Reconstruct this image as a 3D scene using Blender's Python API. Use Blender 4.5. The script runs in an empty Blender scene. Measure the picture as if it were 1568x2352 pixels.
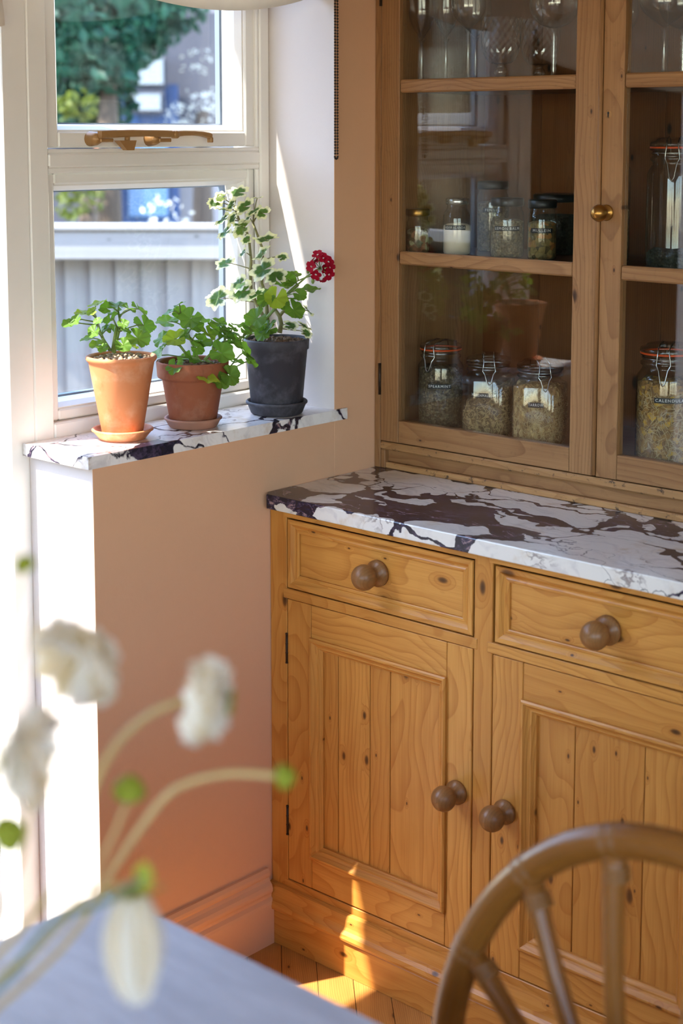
import bpy, bmesh, math, random
from math import sin, cos, pi, sqrt
from mathutils import Vector, Matrix
random.seed(7)
S = bpy.context.scene
COL = S.collection

# ------------------------------------------------------------------ camera
FPX, CV = 3637.49, 755.5
CAM = Vector((2.0888, -2.7738, 1.5782))
YAW, PIT = 0.7336, -0.1227
FWD = Vector((-sin(YAW)*cos(PIT), cos(YAW)*cos(PIT), sin(PIT)))
RGT = FWD.cross(Vector((0, 0, 1))).normalized()
UPV = RGT.cross(FWD)
cd = bpy.data.cameras.new('camera'); cam = bpy.data.objects.new('camera', cd); COL.objects.link(cam)
cam.matrix_world = Matrix(((RGT.x, UPV.x, -FWD.x, CAM.x), (RGT.y, UPV.y, -FWD.y, CAM.y), (RGT.z, UPV.z, -FWD.z, CAM.z), (0, 0, 0, 1)))
cd.sensor_fit = 'AUTO'; cd.sensor_width = 36.0; cd.lens = FPX/2352*36.0
cd.shift_y = (CV-1176)/2352
cd.clip_start = 0.02
cd.dof.use_dof = True; cd.dof.focus_distance = 2.95; cd.dof.aperture_fstop = 3.5
S.camera = cam

# ------------------------------------------------------------------ sky, sun, exposure
SUN = Vector((0.50, 1.0, -1.72)).normalized()
w = bpy.data.worlds.new('sky'); S.world = w; w.use_nodes = True
wn = w.node_tree.nodes; bg = wn['Background']
sky = wn.new('ShaderNodeTexSky'); sky.sky_type = 'NISHITA'; sky.sun_disc = False
sky.sun_elevation = math.asin(-SUN.z); sky.sun_rotation = math.atan2(-SUN.x, -SUN.y)
sky.air_density = 1.0; sky.dust_density = 0.6; sky.ozone_density = 1.0
w.node_tree.links.new(sky.outputs[0], bg.inputs[0]); bg.inputs[1].default_value = 0.85
ld = bpy.data.lights.new('sun', 'SUN'); ld.energy = 8.8; ld.angle = math.radians(0.53); ld.color = (1.0, 0.95, 0.85)
lo = bpy.data.objects.new('sun', ld); COL.objects.link(lo); lo.location = (-3, -6, 9)
lo.rotation_euler = SUN.to_track_quat('-Z', 'Y').to_euler()
vs = S.view_settings
S.display_settings.display_device = 'sRGB'
vs.view_transform = 'Standard'; vs.look = 'None'; vs.exposure = 1.14; vs.gamma = 1.0; vs.use_curve_mapping = False
cy = S.cycles
cy.max_bounces = 14; cy.diffuse_bounces = 8; cy.glossy_bounces = 5; cy.transmission_bounces = 10; cy.transparent_max_bounces = 32
cy.caustics_reflective = False; cy.caustics_refractive = False; cy.sample_clamp_indirect = 6.0
cy.use_denoising = True; cy.denoiser = 'OPENIMAGEDENOISE'

def at(px, py, t):
    """world point seen at a photo pixel, t metres in front of the camera"""
    return CAM + (FWD + RGT*((px-784)/FPX) - UPV*((py-CV)/FPX))*t

# ------------------------------------------------------------------ materials
def srgb(r, g, b, a=1):
    f = lambda c: (c/255/12.92 if c/255 <= .04045 else ((c/255+.055)/1.055)**2.4)
    return (f(r), f(g), f(b), a)
class NT:
    def __init__(s, name):
        s.m = bpy.data.materials.new(name); s.m.use_nodes = True; s.t = s.m.node_tree
        s.n = s.t.nodes; s.p = s.n['Principled BSDF']; s.out = s.n['Material Output']
    def new(s, typ, **k):
        n = s.n.new(typ)
        for a, v in k.items():
            if a.startswith('i_'):
                n.inputs[a[2:].replace('_', ' ')].default_value = v
            else: setattr(n, a, v)
        return n
    def L(s, a, b): s.t.links.new(a, b)
    def v(s, x, sock):
        if isinstance(x, (int, float)): sock.default_value = x
        elif isinstance(x, (tuple, list)): sock.default_value = x
        else: s.L(x, sock)
    def math(s, op, a, b=None, c=None, clamp=False):
        n = s.n.new('ShaderNodeMath'); n.operation = op; n.use_clamp = clamp
        s.v(a, n.inputs[0])
        if b is not None: s.v(b, n.inputs[1])
        if c is not None: s.v(c, n.inputs[2])
        return n.outputs[0]
    def vmath(s, op, a, b=None):
        n = s.n.new('ShaderNodeVectorMath'); n.operation = op
        s.v(a, n.inputs[0])
        if b is not None: s.v(b, n.inputs[1])
        return n.outputs[0]
    def mix(s, f, a, b, blend='MIX'):
        n = s.n.new('ShaderNodeMix'); n.data_type = 'RGBA'; n.blend_type = blend
        s.v(f, n.inputs[0]); s.v(a, n.inputs[6]); s.v(b, n.inputs[7])
        return n.outputs[2]
    def noise(s, vec, scale, detail=3, rough=.5, out=0):
        n = s.n.new('ShaderNodeTexNoise'); s.v(vec, n.inputs['Vector'])
        n.inputs['Scale'].default_value = scale; n.inputs['Detail'].default_value = detail; n.inputs['Roughness'].default_value = rough
        return n.outputs[out]
    def ss(s, x, lo, hi):
        n = s.n.new('ShaderNodeMapRange'); n.interpolation_type = 'SMOOTHSTEP'
        s.v(x, n.inputs[0]); s.v(lo, n.inputs[1]); s.v(hi, n.inputs[2])
        return n.outputs[0]
    def attr(s, name):
        n = s.n.new('ShaderNodeAttribute'); n.attribute_name = name; return n.outputs['Vector']
    def obj(s): return s.n.new('ShaderNodeTexCoord').outputs['Object']
    def bump(s, h, strength=.3, dist=.002):
        n = s.n.new('ShaderNodeBump'); s.v(h, n.inputs['Height']); n.inputs['Strength'].default_value = strength
        n.inputs['Distance'].default_value = dist; s.L(n.outputs[0], s.p.inputs['Normal'])
    def col(s, c): s.v(c, s.p.inputs['Base Color'])
    def rough(s, r): s.v(r, s.p.inputs['Roughness'])

def mat_plain(name, c, rough=.5, var=.06, scale=40, bump=.0, metal=0, spec=.5):
    t = NT(name); n = t.noise(t.obj(), scale, 4)
    dark = tuple(max(0, x*(1-var*2)) for x in c[:3])+(1,)
    t.col(t.mix(n, dark, c)); t.rough(rough); t.p.inputs['Metallic'].default_value = metal
    t.p.inputs['Specular IOR Level'].default_value = spec
    if bump: t.bump(n, bump)
    return t.m

def mat_pine(name, light, mid, dark, knots=.4, rough=.38, spacing=.0042, contrast=.5, wear=0.0):
    t = NT(name); g = t.attr('gco')
    sp = t.new('ShaderNodeSeparateXYZ'); t.L(g, sp.inputs[0]); L, A, B = sp.outputs
    low = t.noise(t.vmath('MULTIPLY', g, (2.6, 6, 6)), 1.0, 2)
    warp = t.math('SUBTRACT', low, .5)
    # knots, in the plane of the board
    cv = t.new('ShaderNodeCombineXYZ'); t.v(t.math('MULTIPLY', L, 9.0), cv.inputs[0]); t.v(t.math('MULTIPLY', A, 19.0), cv.inputs[1])
    vo = t.new('ShaderNodeTexVoronoi', voronoi_dimensions='2D'); t.L(cv.outputs[0], vo.inputs['Vector']); vo.inputs['Scale'].default_value = 1.0
    sc = t.new('ShaderNodeSeparateColor'); t.L(vo.outputs['Color'], sc.inputs[0])
    has = t.math('LESS_THAN', sc.outputs[0], knots*.75)
    rad = t.math('MULTIPLY_ADD', t.math('POWER', sc.outputs[1], 2.5), .12, .035)
    d = t.math('DIVIDE', vo.outputs['Distance'], rad)
    knot = t.math('MULTIPLY', t.math('SUBTRACT', 1.0, t.ss(d, .55, 1.15)), has)
    core = t.math('MULTIPLY', t.math('SUBTRACT', 1.0, t.ss(d, .15, .8)), has)
    halo = t.math('MULTIPLY', t.math('SUBTRACT', 1.0, t.ss(d, .8, 3.2)), has)
    bb = t.math('ADD', t.math('MULTIPLY_ADD', warp, .042, .018), t.math('MULTIPLY', B, .6))
    bb = t.math('ADD', bb, t.math('MULTIPLY', halo, .006))
    a2 = t.math('MULTIPLY_ADD', warp, .02, t.math('MULTIPLY', t.math('SUBTRACT', t.math('FRACT', t.math('MULTIPLY', A, 3.0)), .5), .28))
    r = t.math('SQRT', t.math('ADD', t.math('MULTIPLY', bb, bb), t.math('MULTIPLY', a2, a2)))
    fr = t.math('FRACT', t.math('DIVIDE', r, spacing))
    ring = t.math('MULTIPLY', t.math('POWER', fr, 3.0), t.math('SUBTRACT', 1.0, t.ss(fr, .93, 1.0)))
    fine = t.noise(t.vmath('MULTIPLY', g, (9, 420, 420)), 1.0, 3, .6)
    streak = t.noise(t.vmath('MULTIPLY', g, (1.3, 45, 45)), 1.0, 3)
    f = t.math('ADD', t.math('MULTIPLY', ring, contrast), t.math('MULTIPLY', t.math('SUBTRACT', streak, .45), .9), clamp=True)
    oi = t.new('ShaderNodeObjectInfo')
    c = t.mix(f, light, mid)
    c = t.mix(t.math('MULTIPLY', oi.outputs['Random'], .30), c, mid)
    c = t.mix(t.math('MULTIPLY', t.math('SUBTRACT', fine, .42, clamp=True), 1.0, clamp=True), c, mid)
    c = t.mix(t.math('MULTIPLY', halo, .35), c, mid)
    c = t.mix(t.math('MULTIPLY', knot, .75), c, dark)
    c = t.mix(t.math('MULTIPLY', core, .6), c, tuple(x*.35 for x in dark[:3])+(1,))
    blot = t.noise(g, 9, 3)
    c = t.mix(t.math('MULTIPLY', t.ss(blot, .5, .8), .22), c, mid)
    if wear:
        wv = t.noise(g, 60, 4, .7)
        c = t.mix(t.math('MULTIPLY', t.ss(wv, .56, .68), wear), c, srgb(62, 48, 36))
    t.col(c); t.rough(t.math('MULTIPLY_ADD', fine, .2, rough-.08)); t.p.inputs['Specular IOR Level'].default_value = .35
    t.bump(t.math('ADD', t.math('MULTIPLY', fine, .5), ring), .18, .0008)
    return t.m

def mat_glass(name, r0=.043, tint=(1, 1, 1, 1), rough=0.0, edge=0.0, pw=5.0):
    """thin glass: clear where seen square on, mirror towards grazing (Schlick)"""
    t = NT(name); t.n.remove(t.p)
    ge = t.new('ShaderNodeNewGeometry'); dn = t.new('ShaderNodeVectorMath', operation='DOT_PRODUCT')
    t.L(ge.outputs['Incoming'], dn.inputs[0]); t.L(ge.outputs['Normal'], dn.inputs[1])
    k = t.math('SUBTRACT', 1.0, t.math('ABSOLUTE', dn.outputs['Value']), clamp=True)
    fr = t.math('MULTIPLY_ADD', t.math('POWER', k, pw), 1-r0, r0, clamp=True)
    tr = t.new('ShaderNodeBsdfTransparent')
    if edge: t.L(t.mix(t.math('MULTIPLY', t.math('POWER', k, 2.5), edge), tint, (.25, .27, .27, 1)), tr.inputs[0])
    else: tr.inputs[0].default_value = tint
    gl = t.new('ShaderNodeBsdfGlossy'); gl.inputs['Roughness'].default_value = rough
    mx = t.new('ShaderNodeMixShader')
    t.L(fr, mx.inputs[0]); t.L(tr.outputs[0], mx.inputs[1]); t.L(gl.outputs[0], mx.inputs[2])
    t.L(mx.outputs[0], t.out.inputs[0]); return t.m

def mat_leaf(name, green, edge=None, trans=.45):
    """geranium leaf: uv-like attribute gco = (radius 0..1, angle, 0)"""
    t = NT(name); g = t.attr('gco'); sp = t.new('ShaderNodeSeparateXYZ'); t.L(g, sp.inputs[0])
    oi = t.new('ShaderNodeObjectInfo')
    vein = t.math('ABSOLUTE', t.math('SINE', t.math('MULTIPLY', sp.outputs[1], 3.5)))
    vein = t.math('MULTIPLY', t.math('SUBTRACT', 1.0, t.ss(vein, .0, .16)), .35)
    dk = tuple(x*.62 for x in green[:3])+(1,); yl = (min(1, green[0]*1.9+.03), min(1, green[1]*1.35), green[2]*.8, 1)
    c = t.mix(oi.outputs['Random'], dk, green)
    c = t.mix(t.ss(oi.outputs['Random'], .75, 1.0), c, yl)
    nz = t.noise(t.obj(), 90, 3)
    c = t.mix(t.math('MULTIPLY', nz, .4), c, dk)
    c = t.mix(vein, c, yl)
    if edge:
        rr = t.math('ADD', sp.outputs[0], t.math('MULTIPLY', t.math('SUBTRACT', t.noise(t.obj(), 70, 2), .5), .55))
        c = t.mix(t.ss(rr, .60, .70), c, edge)
    t.col(c); t.rough(.5); t.p.inputs['Specular IOR Level'].default_value = .35
    tl = t.new('ShaderNodeBsdfTranslucent'); t.L(t.mix(1.0, c, (1.0, 1.0, .55, 1), 'MULTIPLY'), tl.inputs[0])
    mx = t.new('ShaderNodeMixShader'); mx.inputs[0].default_value = trans
    t.L(t.p.outputs[0], mx.inputs[1]); t.L(tl.outputs[0], mx.inputs[2]); t.L(mx.outputs[0], t.out.inputs[0])
    t.bump(vein, .4, .001)
    return t.m

def mat_thin(name, c, trans=.4, rough=.7, var=.1, scale=30):
    t = NT(name); n = t.noise(t.obj(), scale, 3); cc = t.mix(n, tuple(x*(1-var) for x in c[:3])+(1,), c)
    t.col(cc); t.rough(rough); t.p.inputs['Specular IOR Level'].default_value = .2
    tl = t.new('ShaderNodeBsdfTranslucent'); t.L(cc, tl.inputs[0])
    mx = t.new('ShaderNodeMixShader'); mx.inputs[0].default_value = trans
    t.L(t.p.outputs[0], mx.inputs[1]); t.L(tl.outputs[0], mx.inputs[2]); t.L(mx.outputs[0], t.out.inputs[0])
    return t.m

def mat_plaster(name, c, c2):
    t = NT(name); o = t.obj(); n = t.noise(o, 2.2, 4, .6); n2 = t.noise(o, 55, 5, .65)
    t.col(t.mix(t.math('MULTIPLY_ADD', n2, .25, t.math('MULTIPLY', n, .6), clamp=True), c, c2)); t.rough(.85)
    t.p.inputs['Specular IOR Level'].default_value = .2; t.bump(t.math('ADD', n2, t.math('MULTIPLY', n, 2)), .15, .003); return t.m

def mat_marble(name, dark_c, dark_r, base, vein_w, dark_gain, scale=9.0, stretch=(.62, 1.0, 1.0), rot=0.0):
    """violet breccia marble: pale fragments in a dark matrix, darkest round one patch of the slab"""
    t = NT(name); o = t.obj()
    wv = t.vmath('MULTIPLY', t.vmath('SUBTRACT', t.noise(o, 5.5, 3, .55, 1), (.5, .5, .5)), (.19, .19, .19))
    wv2 = t.vmath('MULTIPLY', t.vmath('SUBTRACT', t.noise(o, 26, 4, .6, 1), (.5, .5, .5)), (.028, .028, .028))
    mp = t.new('ShaderNodeMapping'); t.L(t.vmath('ADD', t.vmath('ADD', o, wv), wv2), mp.inputs[0]); mp.inputs['Rotation'].default_value = (0, 0, rot); mp.inputs['Scale'].default_value = stretch
    p = mp.outputs[0]
    v = t.new('ShaderNodeTexVoronoi', feature='DISTANCE_TO_EDGE'); t.L(p, v.inputs['Vector']); v.inputs['Scale'].default_value = scale
    # dark patch
    q = t.vmath('DIVIDE', t.vmath('SUBTRACT', t.vmath('ADD', o, wv), dark_c), dark_r)
    ln = t.new('ShaderNodeVectorMath', operation='LENGTH'); t.L(q, ln.inputs[0])
    patch = t.math('SUBTRACT', 1.0, t.ss(ln.outputs['Value'], .25, 1.25))
    lown = t.noise(o, 4.0, 2)
    th = t.math('ADD', t.math('MULTIPLY', t.ss(lown, .38, .62), vein_w), t.math('MULTIPLY', patch, dark_gain))
    e = v.outputs['Distance']
    darkm = t.math('SUBTRACT', 1.0, t.ss(t.math('SUBTRACT', e, th), -.004, .012))
    rg = t.math('ABSOLUTE', t.math('SUBTRACT', t.noise(t.vmath('MULTIPLY', p, (1.2, 2.6, 2.6)), 5.0, 4, .55), .5))
    thin = t.math('MULTIPLY', t.math('SUBTRACT', 1.0, t.ss(rg, .0, .022)), t.ss(t.noise(o, 6, 2), .52, .66))
    fleck = t.noise(t.vmath('MULTIPLY', p, (34, 60, 60)), 1.0, 5, .7)
    dk = t.mix(t.ss(fleck, .46, .64), srgb(30, 26, 42), srgb(72, 60, 84))
    dk = t.mix(t.math('MULTIPLY', t.ss(fleck, .55, .64), t.math('MULTIPLY', t.ss(lown, .46, .6), .7)), dk, srgb(170, 140, 135))
    wt = t.mix(t.ss(t.noise(o, 16, 4, .65), .52, .8), base, srgb(196, 176, 150))
    wt = t.mix(t.math('MULTIPLY', t.ss(t.noise(t.vmath('MULTIPLY', p, (1, 3, 1)), 22, 4), .45, .75), .5), wt, srgb(176, 170, 172))
    c = t.mix(t.math('MULTIPLY', thin, .75), wt, srgb(92, 72, 72))
    c = t.mix(darkm, c, dk)
    t.col(c); t.rough(t.math('MULTIPLY_ADD', fleck, .1, .14)); t.p.inputs['Specular IOR Level'].default_value = .5
    return t.m

def mat_herb(name, a, b, c, scale=260, stretch=(1, 1, 1)):
    t = NT(name); o = t.vmath('MULTIPLY', t.obj(), stretch)
    v = t.new('ShaderNodeTexVoronoi'); t.L(o, v.inputs['Vector']); v.inputs['Scale'].default_value = scale
    sc = t.new('ShaderNodeSeparateColor'); t.L(v.outputs['Color'], sc.inputs[0])
    n = t.noise(o, scale*.6, 4, .7)
    k = t.mix(sc.outputs[0], a, b); k = t.mix(t.ss(sc.outputs[1], .75, .95), k, c); k = t.mix(t.ss(n, .5, .75), k, a)
    t.col(k); t.rough(.8); t.bump(t.math('ADD', v.outputs['Distance'], n), .9, .004); return t.m

M = {}
M['pink'] = mat_plaster('pink_plaster', srgb(222, 178, 142), srgb(213, 165, 128))
M['pale'] = mat_plaster('pale_plaster', srgb(216, 208, 204), srgb(207, 198, 193))
M['ceil'] = mat_plaster('white_plaster', srgb(236, 232, 226), srgb(228, 224, 216))
M['white'] = mat_plain('white_gloss_paint', srgb(236, 232, 226), .32, .03, 25, .05)
M['pine'] = mat_pine('honey_pine', srgb(206, 147, 70), srgb(158, 93, 29), srgb(66, 35, 11), .5, .34, .0034, .62)
M['oldpine'] = mat_pine('weathered_pine', srgb(160, 118, 76), srgb(112, 74, 42), srgb(58, 35, 18), .16, .5, .0036, .6, .12)
M['worn'] = mat_pine('worn_pine', srgb(180, 138, 90), srgb(130, 88, 50), srgb(70, 42, 22), .16, .55, .0036, .55, .9)
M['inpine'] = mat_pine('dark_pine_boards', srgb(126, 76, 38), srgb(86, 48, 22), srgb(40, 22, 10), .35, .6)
M['knob'] = mat_pine('turned_wood', srgb(146, 102, 58), srgb(108, 70, 36), srgb(60, 34, 16), .05, .32)
M['oak'] = mat_pine('oak_floor', srgb(188, 134, 70), srgb(138, 86, 38), srgb(76, 40, 16), .08, .34, .003, .7)
M['bamboo'] = mat_pine('bent_rattan', srgb(140, 88, 34), srgb(104, 62, 20), srgb(80, 48, 22), 0.0, .26, .01, .2)
M['cane'] = mat_plain('cane_binding', srgb(140, 92, 42), .35, .12, 120)
M['brass'] = mat_plain('aged_brass', srgb(172, 128, 66), .34, .12, 60, 0, 1)
M['bronze'] = mat_plain('brown_bronze', srgb(172, 128, 78), .38, .12, 60, 0, .2)
M['steel'] = mat_plain('steel_wire', srgb(190, 190, 188), .25, .1, 60, 0, 1)
M['iron'] = mat_plain('dark_iron', srgb(60, 46, 34), .5, .2, 90, 0, .6)
M['black'] = mat_plain('black_lid', srgb(26, 27, 29), .35, .1)
M['pane'] = mat_glass('window_glass', .035)
M['cabglass'] = mat_glass('cabinet_glass', .05, (.97, .98, .97, 1))
M['jar'] = mat_glass('jar_glass', .06, (.95, .97, .965, 1), .02, .5)
M['crystal'] = mat_glass('drinking_glass', .10, (.96, .965, .97, 1), .05, .3, 2.6)
M['spacer'] = mat_plain('pane_spacer', srgb(150, 165, 185), .3, .05, 50, 0, .4)
M['fabric'] = mat_thin('linen', srgb(240, 230, 214), .45, .9)
def mat_clay(name, c, pale, dark, rough=.75):
    t = NT(name); o = t.obj(); a_ = t.noise(o, 20, 4, .6); b_ = t.noise(t.vmath('MULTIPLY', o, (1, 1, .55)), 30, 5, .7)
    k = t.mix(t.math('MULTIPLY', t.ss(a_, .46, .72), .55), c, pale); k = t.mix(t.math('MULTIPLY', t.ss(b_, .54, .74), .5), k, dark)
    t.col(k); t.rough(rough); t.p.inputs['Specular IOR Level'].default_value = .3; t.bump(b_, .12); return t.m
M['terra'] = mat_clay('terracotta', srgb(206, 130, 84), srgb(228, 176, 142), srgb(176, 98, 56))
M['terra_dark'] = mat_clay('old_terracotta', srgb(146, 84, 56), srgb(168, 118, 96), srgb(104, 56, 38))
M['terra_sauc'] = mat_plain('pale_terracotta', srgb(170, 122, 100), .75, .12, 26, .1)
M['charc'] = mat_clay('charcoal_clay', srgb(58, 56, 62), srgb(112, 110, 118), srgb(28, 27, 32), .6)
M['soil'] = mat_plain('soil', srgb(70, 50, 38), .95, .3, 120, .6)
M['grit'] = mat_plain('grit', srgb(190, 160, 130), .9, .2, 45)
M['grit2'] = mat_plain('brown_grit', srgb(140, 110, 88), .9, .25, 45)
M['leaf'] = mat_leaf('geranium_leaf', srgb(122, 166, 66), None, .5)
M['leafv'] = mat_leaf('variegated_leaf', srgb(92, 132, 70), srgb(246, 246, 224), .5)
M['stem'] = mat_plain('green_stem', srgb(128, 150, 78), .5, .15, 60)
M['stemw'] = mat_plain('woody_stem', srgb(140, 134, 84), .6, .2, 60)
M['red'] = mat_thin('red_petal', srgb(176, 14, 46), .3, .6, .35, 60)
M['petal'] = mat_thin('white_petal', srgb(250, 246, 238), .6, .6, .06, 40)
M['petal2'] = mat_thin('cream_petal', srgb(242, 228, 202), .6, .6, .1, 40)
M['sepal'] = mat_thin('green_sepal', srgb(172, 180, 66), .5, .6, .2, 60)
M['fstem'] = mat_plain('flower_stem', srgb(196, 168, 110), .5, .12, 60)
M['fstemd'] = mat_plain('dark_flower_stem', srgb(92, 108, 78), .5, .12, 60)
M['vase'] = mat_plain('grey_glaze', srgb(178, 184, 186), .25, .06, 30)
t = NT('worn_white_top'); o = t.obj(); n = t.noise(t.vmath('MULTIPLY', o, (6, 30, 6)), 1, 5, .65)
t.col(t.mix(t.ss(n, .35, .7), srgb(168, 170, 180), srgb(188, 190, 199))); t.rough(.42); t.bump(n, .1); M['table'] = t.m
M['counter'] = mat_marble('violet_marble', (.34, -.575, .89), (.25, .11, .3), srgb(216, 212, 204), .13, .19, 9.0, (.55, 1.35, 1.0), .18)
M['sill'] = mat_marble('veined_white_marble', (.02, -.97, 1.02), (.05, .075, .05), srgb(236, 233, 230), .018, .30, 6.0, (1.3, .7, 1.0), .5)
M['gasket'] = mat_plain('orange_rubber', srgb(214, 84, 30), .5)
M['tape'] = mat_plain('black_label_tape', srgb(18, 20, 26), .3)
M['ink'] = mat_plain('white_lettering', srgb(225, 225, 225), .5)
M['spear'] = mat_herb('spearmint_leaves', srgb(70, 58, 40), srgb(112, 94, 64), srgb(130, 116, 86))
M['marsh'] = mat_herb('marshmallow_root', srgb(96, 74, 46), srgb(140, 112, 74), srgb(176, 148, 104), 200)
M['yarrow'] = mat_herb('yarrow_straw', srgb(120, 90, 54), srgb(172, 136, 86), srgb(206, 174, 120), 170, (1, 1, .55))
M['cal'] = mat_herb('calendula_petals', srgb(116, 84, 44), srgb(168, 126, 66), srgb(206, 160, 60), 120)
M['lemon'] = mat_herb('lemon_balm_leaves', srgb(104, 90, 68), srgb(150, 134, 104), srgb(170, 156, 124), 240)
M['mull'] = mat_herb('mullein_leaves', srgb(84, 74, 44), srgb(150, 128, 76), srgb(176, 120, 60), 110)
M['mixh'] = mat_herb('mixed_petals', srgb(70, 66, 40), srgb(150, 96, 66), srgb(196, 190, 150), 90)
M['darkh'] = mat_herb('dark_herb', srgb(30, 32, 26), srgb(52, 54, 44), srgb(60, 60, 50), 200)
M['powder'] = mat_plain('pale_powder', srgb(236, 220, 196), .95, .05, 120, .1)
M['fence'] = mat_pine('silvered_timber', srgb(146, 148, 148), srgb(106, 106, 108), srgb(60, 58, 56), .1, .85, .004, .4)
M['stone'] = mat_plain('grey_render', srgb(150, 146, 150), .9, .1, 8, .3)
M['bluep'] = mat_plain('blue_paint', srgb(34, 68, 116), .5, .1, 6)
M['brick'] = mat_plain('dark_render', srgb(72, 74, 84), .9, .1, 8)
M['slate'] = mat_plain('roof_slate', srgb(84, 88, 96), .8, .15, 8)
M['orangep'] = mat_plain('orange_timber', srgb(190, 120, 80), .7, .1, 8)
M['paving'] = mat_plain('paving', srgb(118, 114, 106), .9, .12, 6, .2)
M['tleaf'] = mat_thin('tree_leaf', srgb(38, 84, 66), .35, .45, .5, 3)
M['tleaf2'] = mat_thin('sunny_tree_leaf', srgb(98, 110, 44), .35, .5, .5, 3)
M['tleaf3'] = mat_thin('pale_blossom', srgb(216, 216, 206), .35, .6, .3, 3)
M['hedge'] = mat_thin('hedge_leaf', srgb(46, 52, 32), .15, .6, .4, 3)
M['dglass'] = mat_plain('door_glass', srgb(84, 118, 156), .2, .1, 6)
M['wglass'] = mat_plain('pale_reflection_glass', srgb(150, 160, 168), .2, .1, 6)  # pale grey painted in for the reflection on the panes
M['bark'] = mat_plain('bark', srgb(80, 66, 54), .95, .25, 20, .5)

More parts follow.
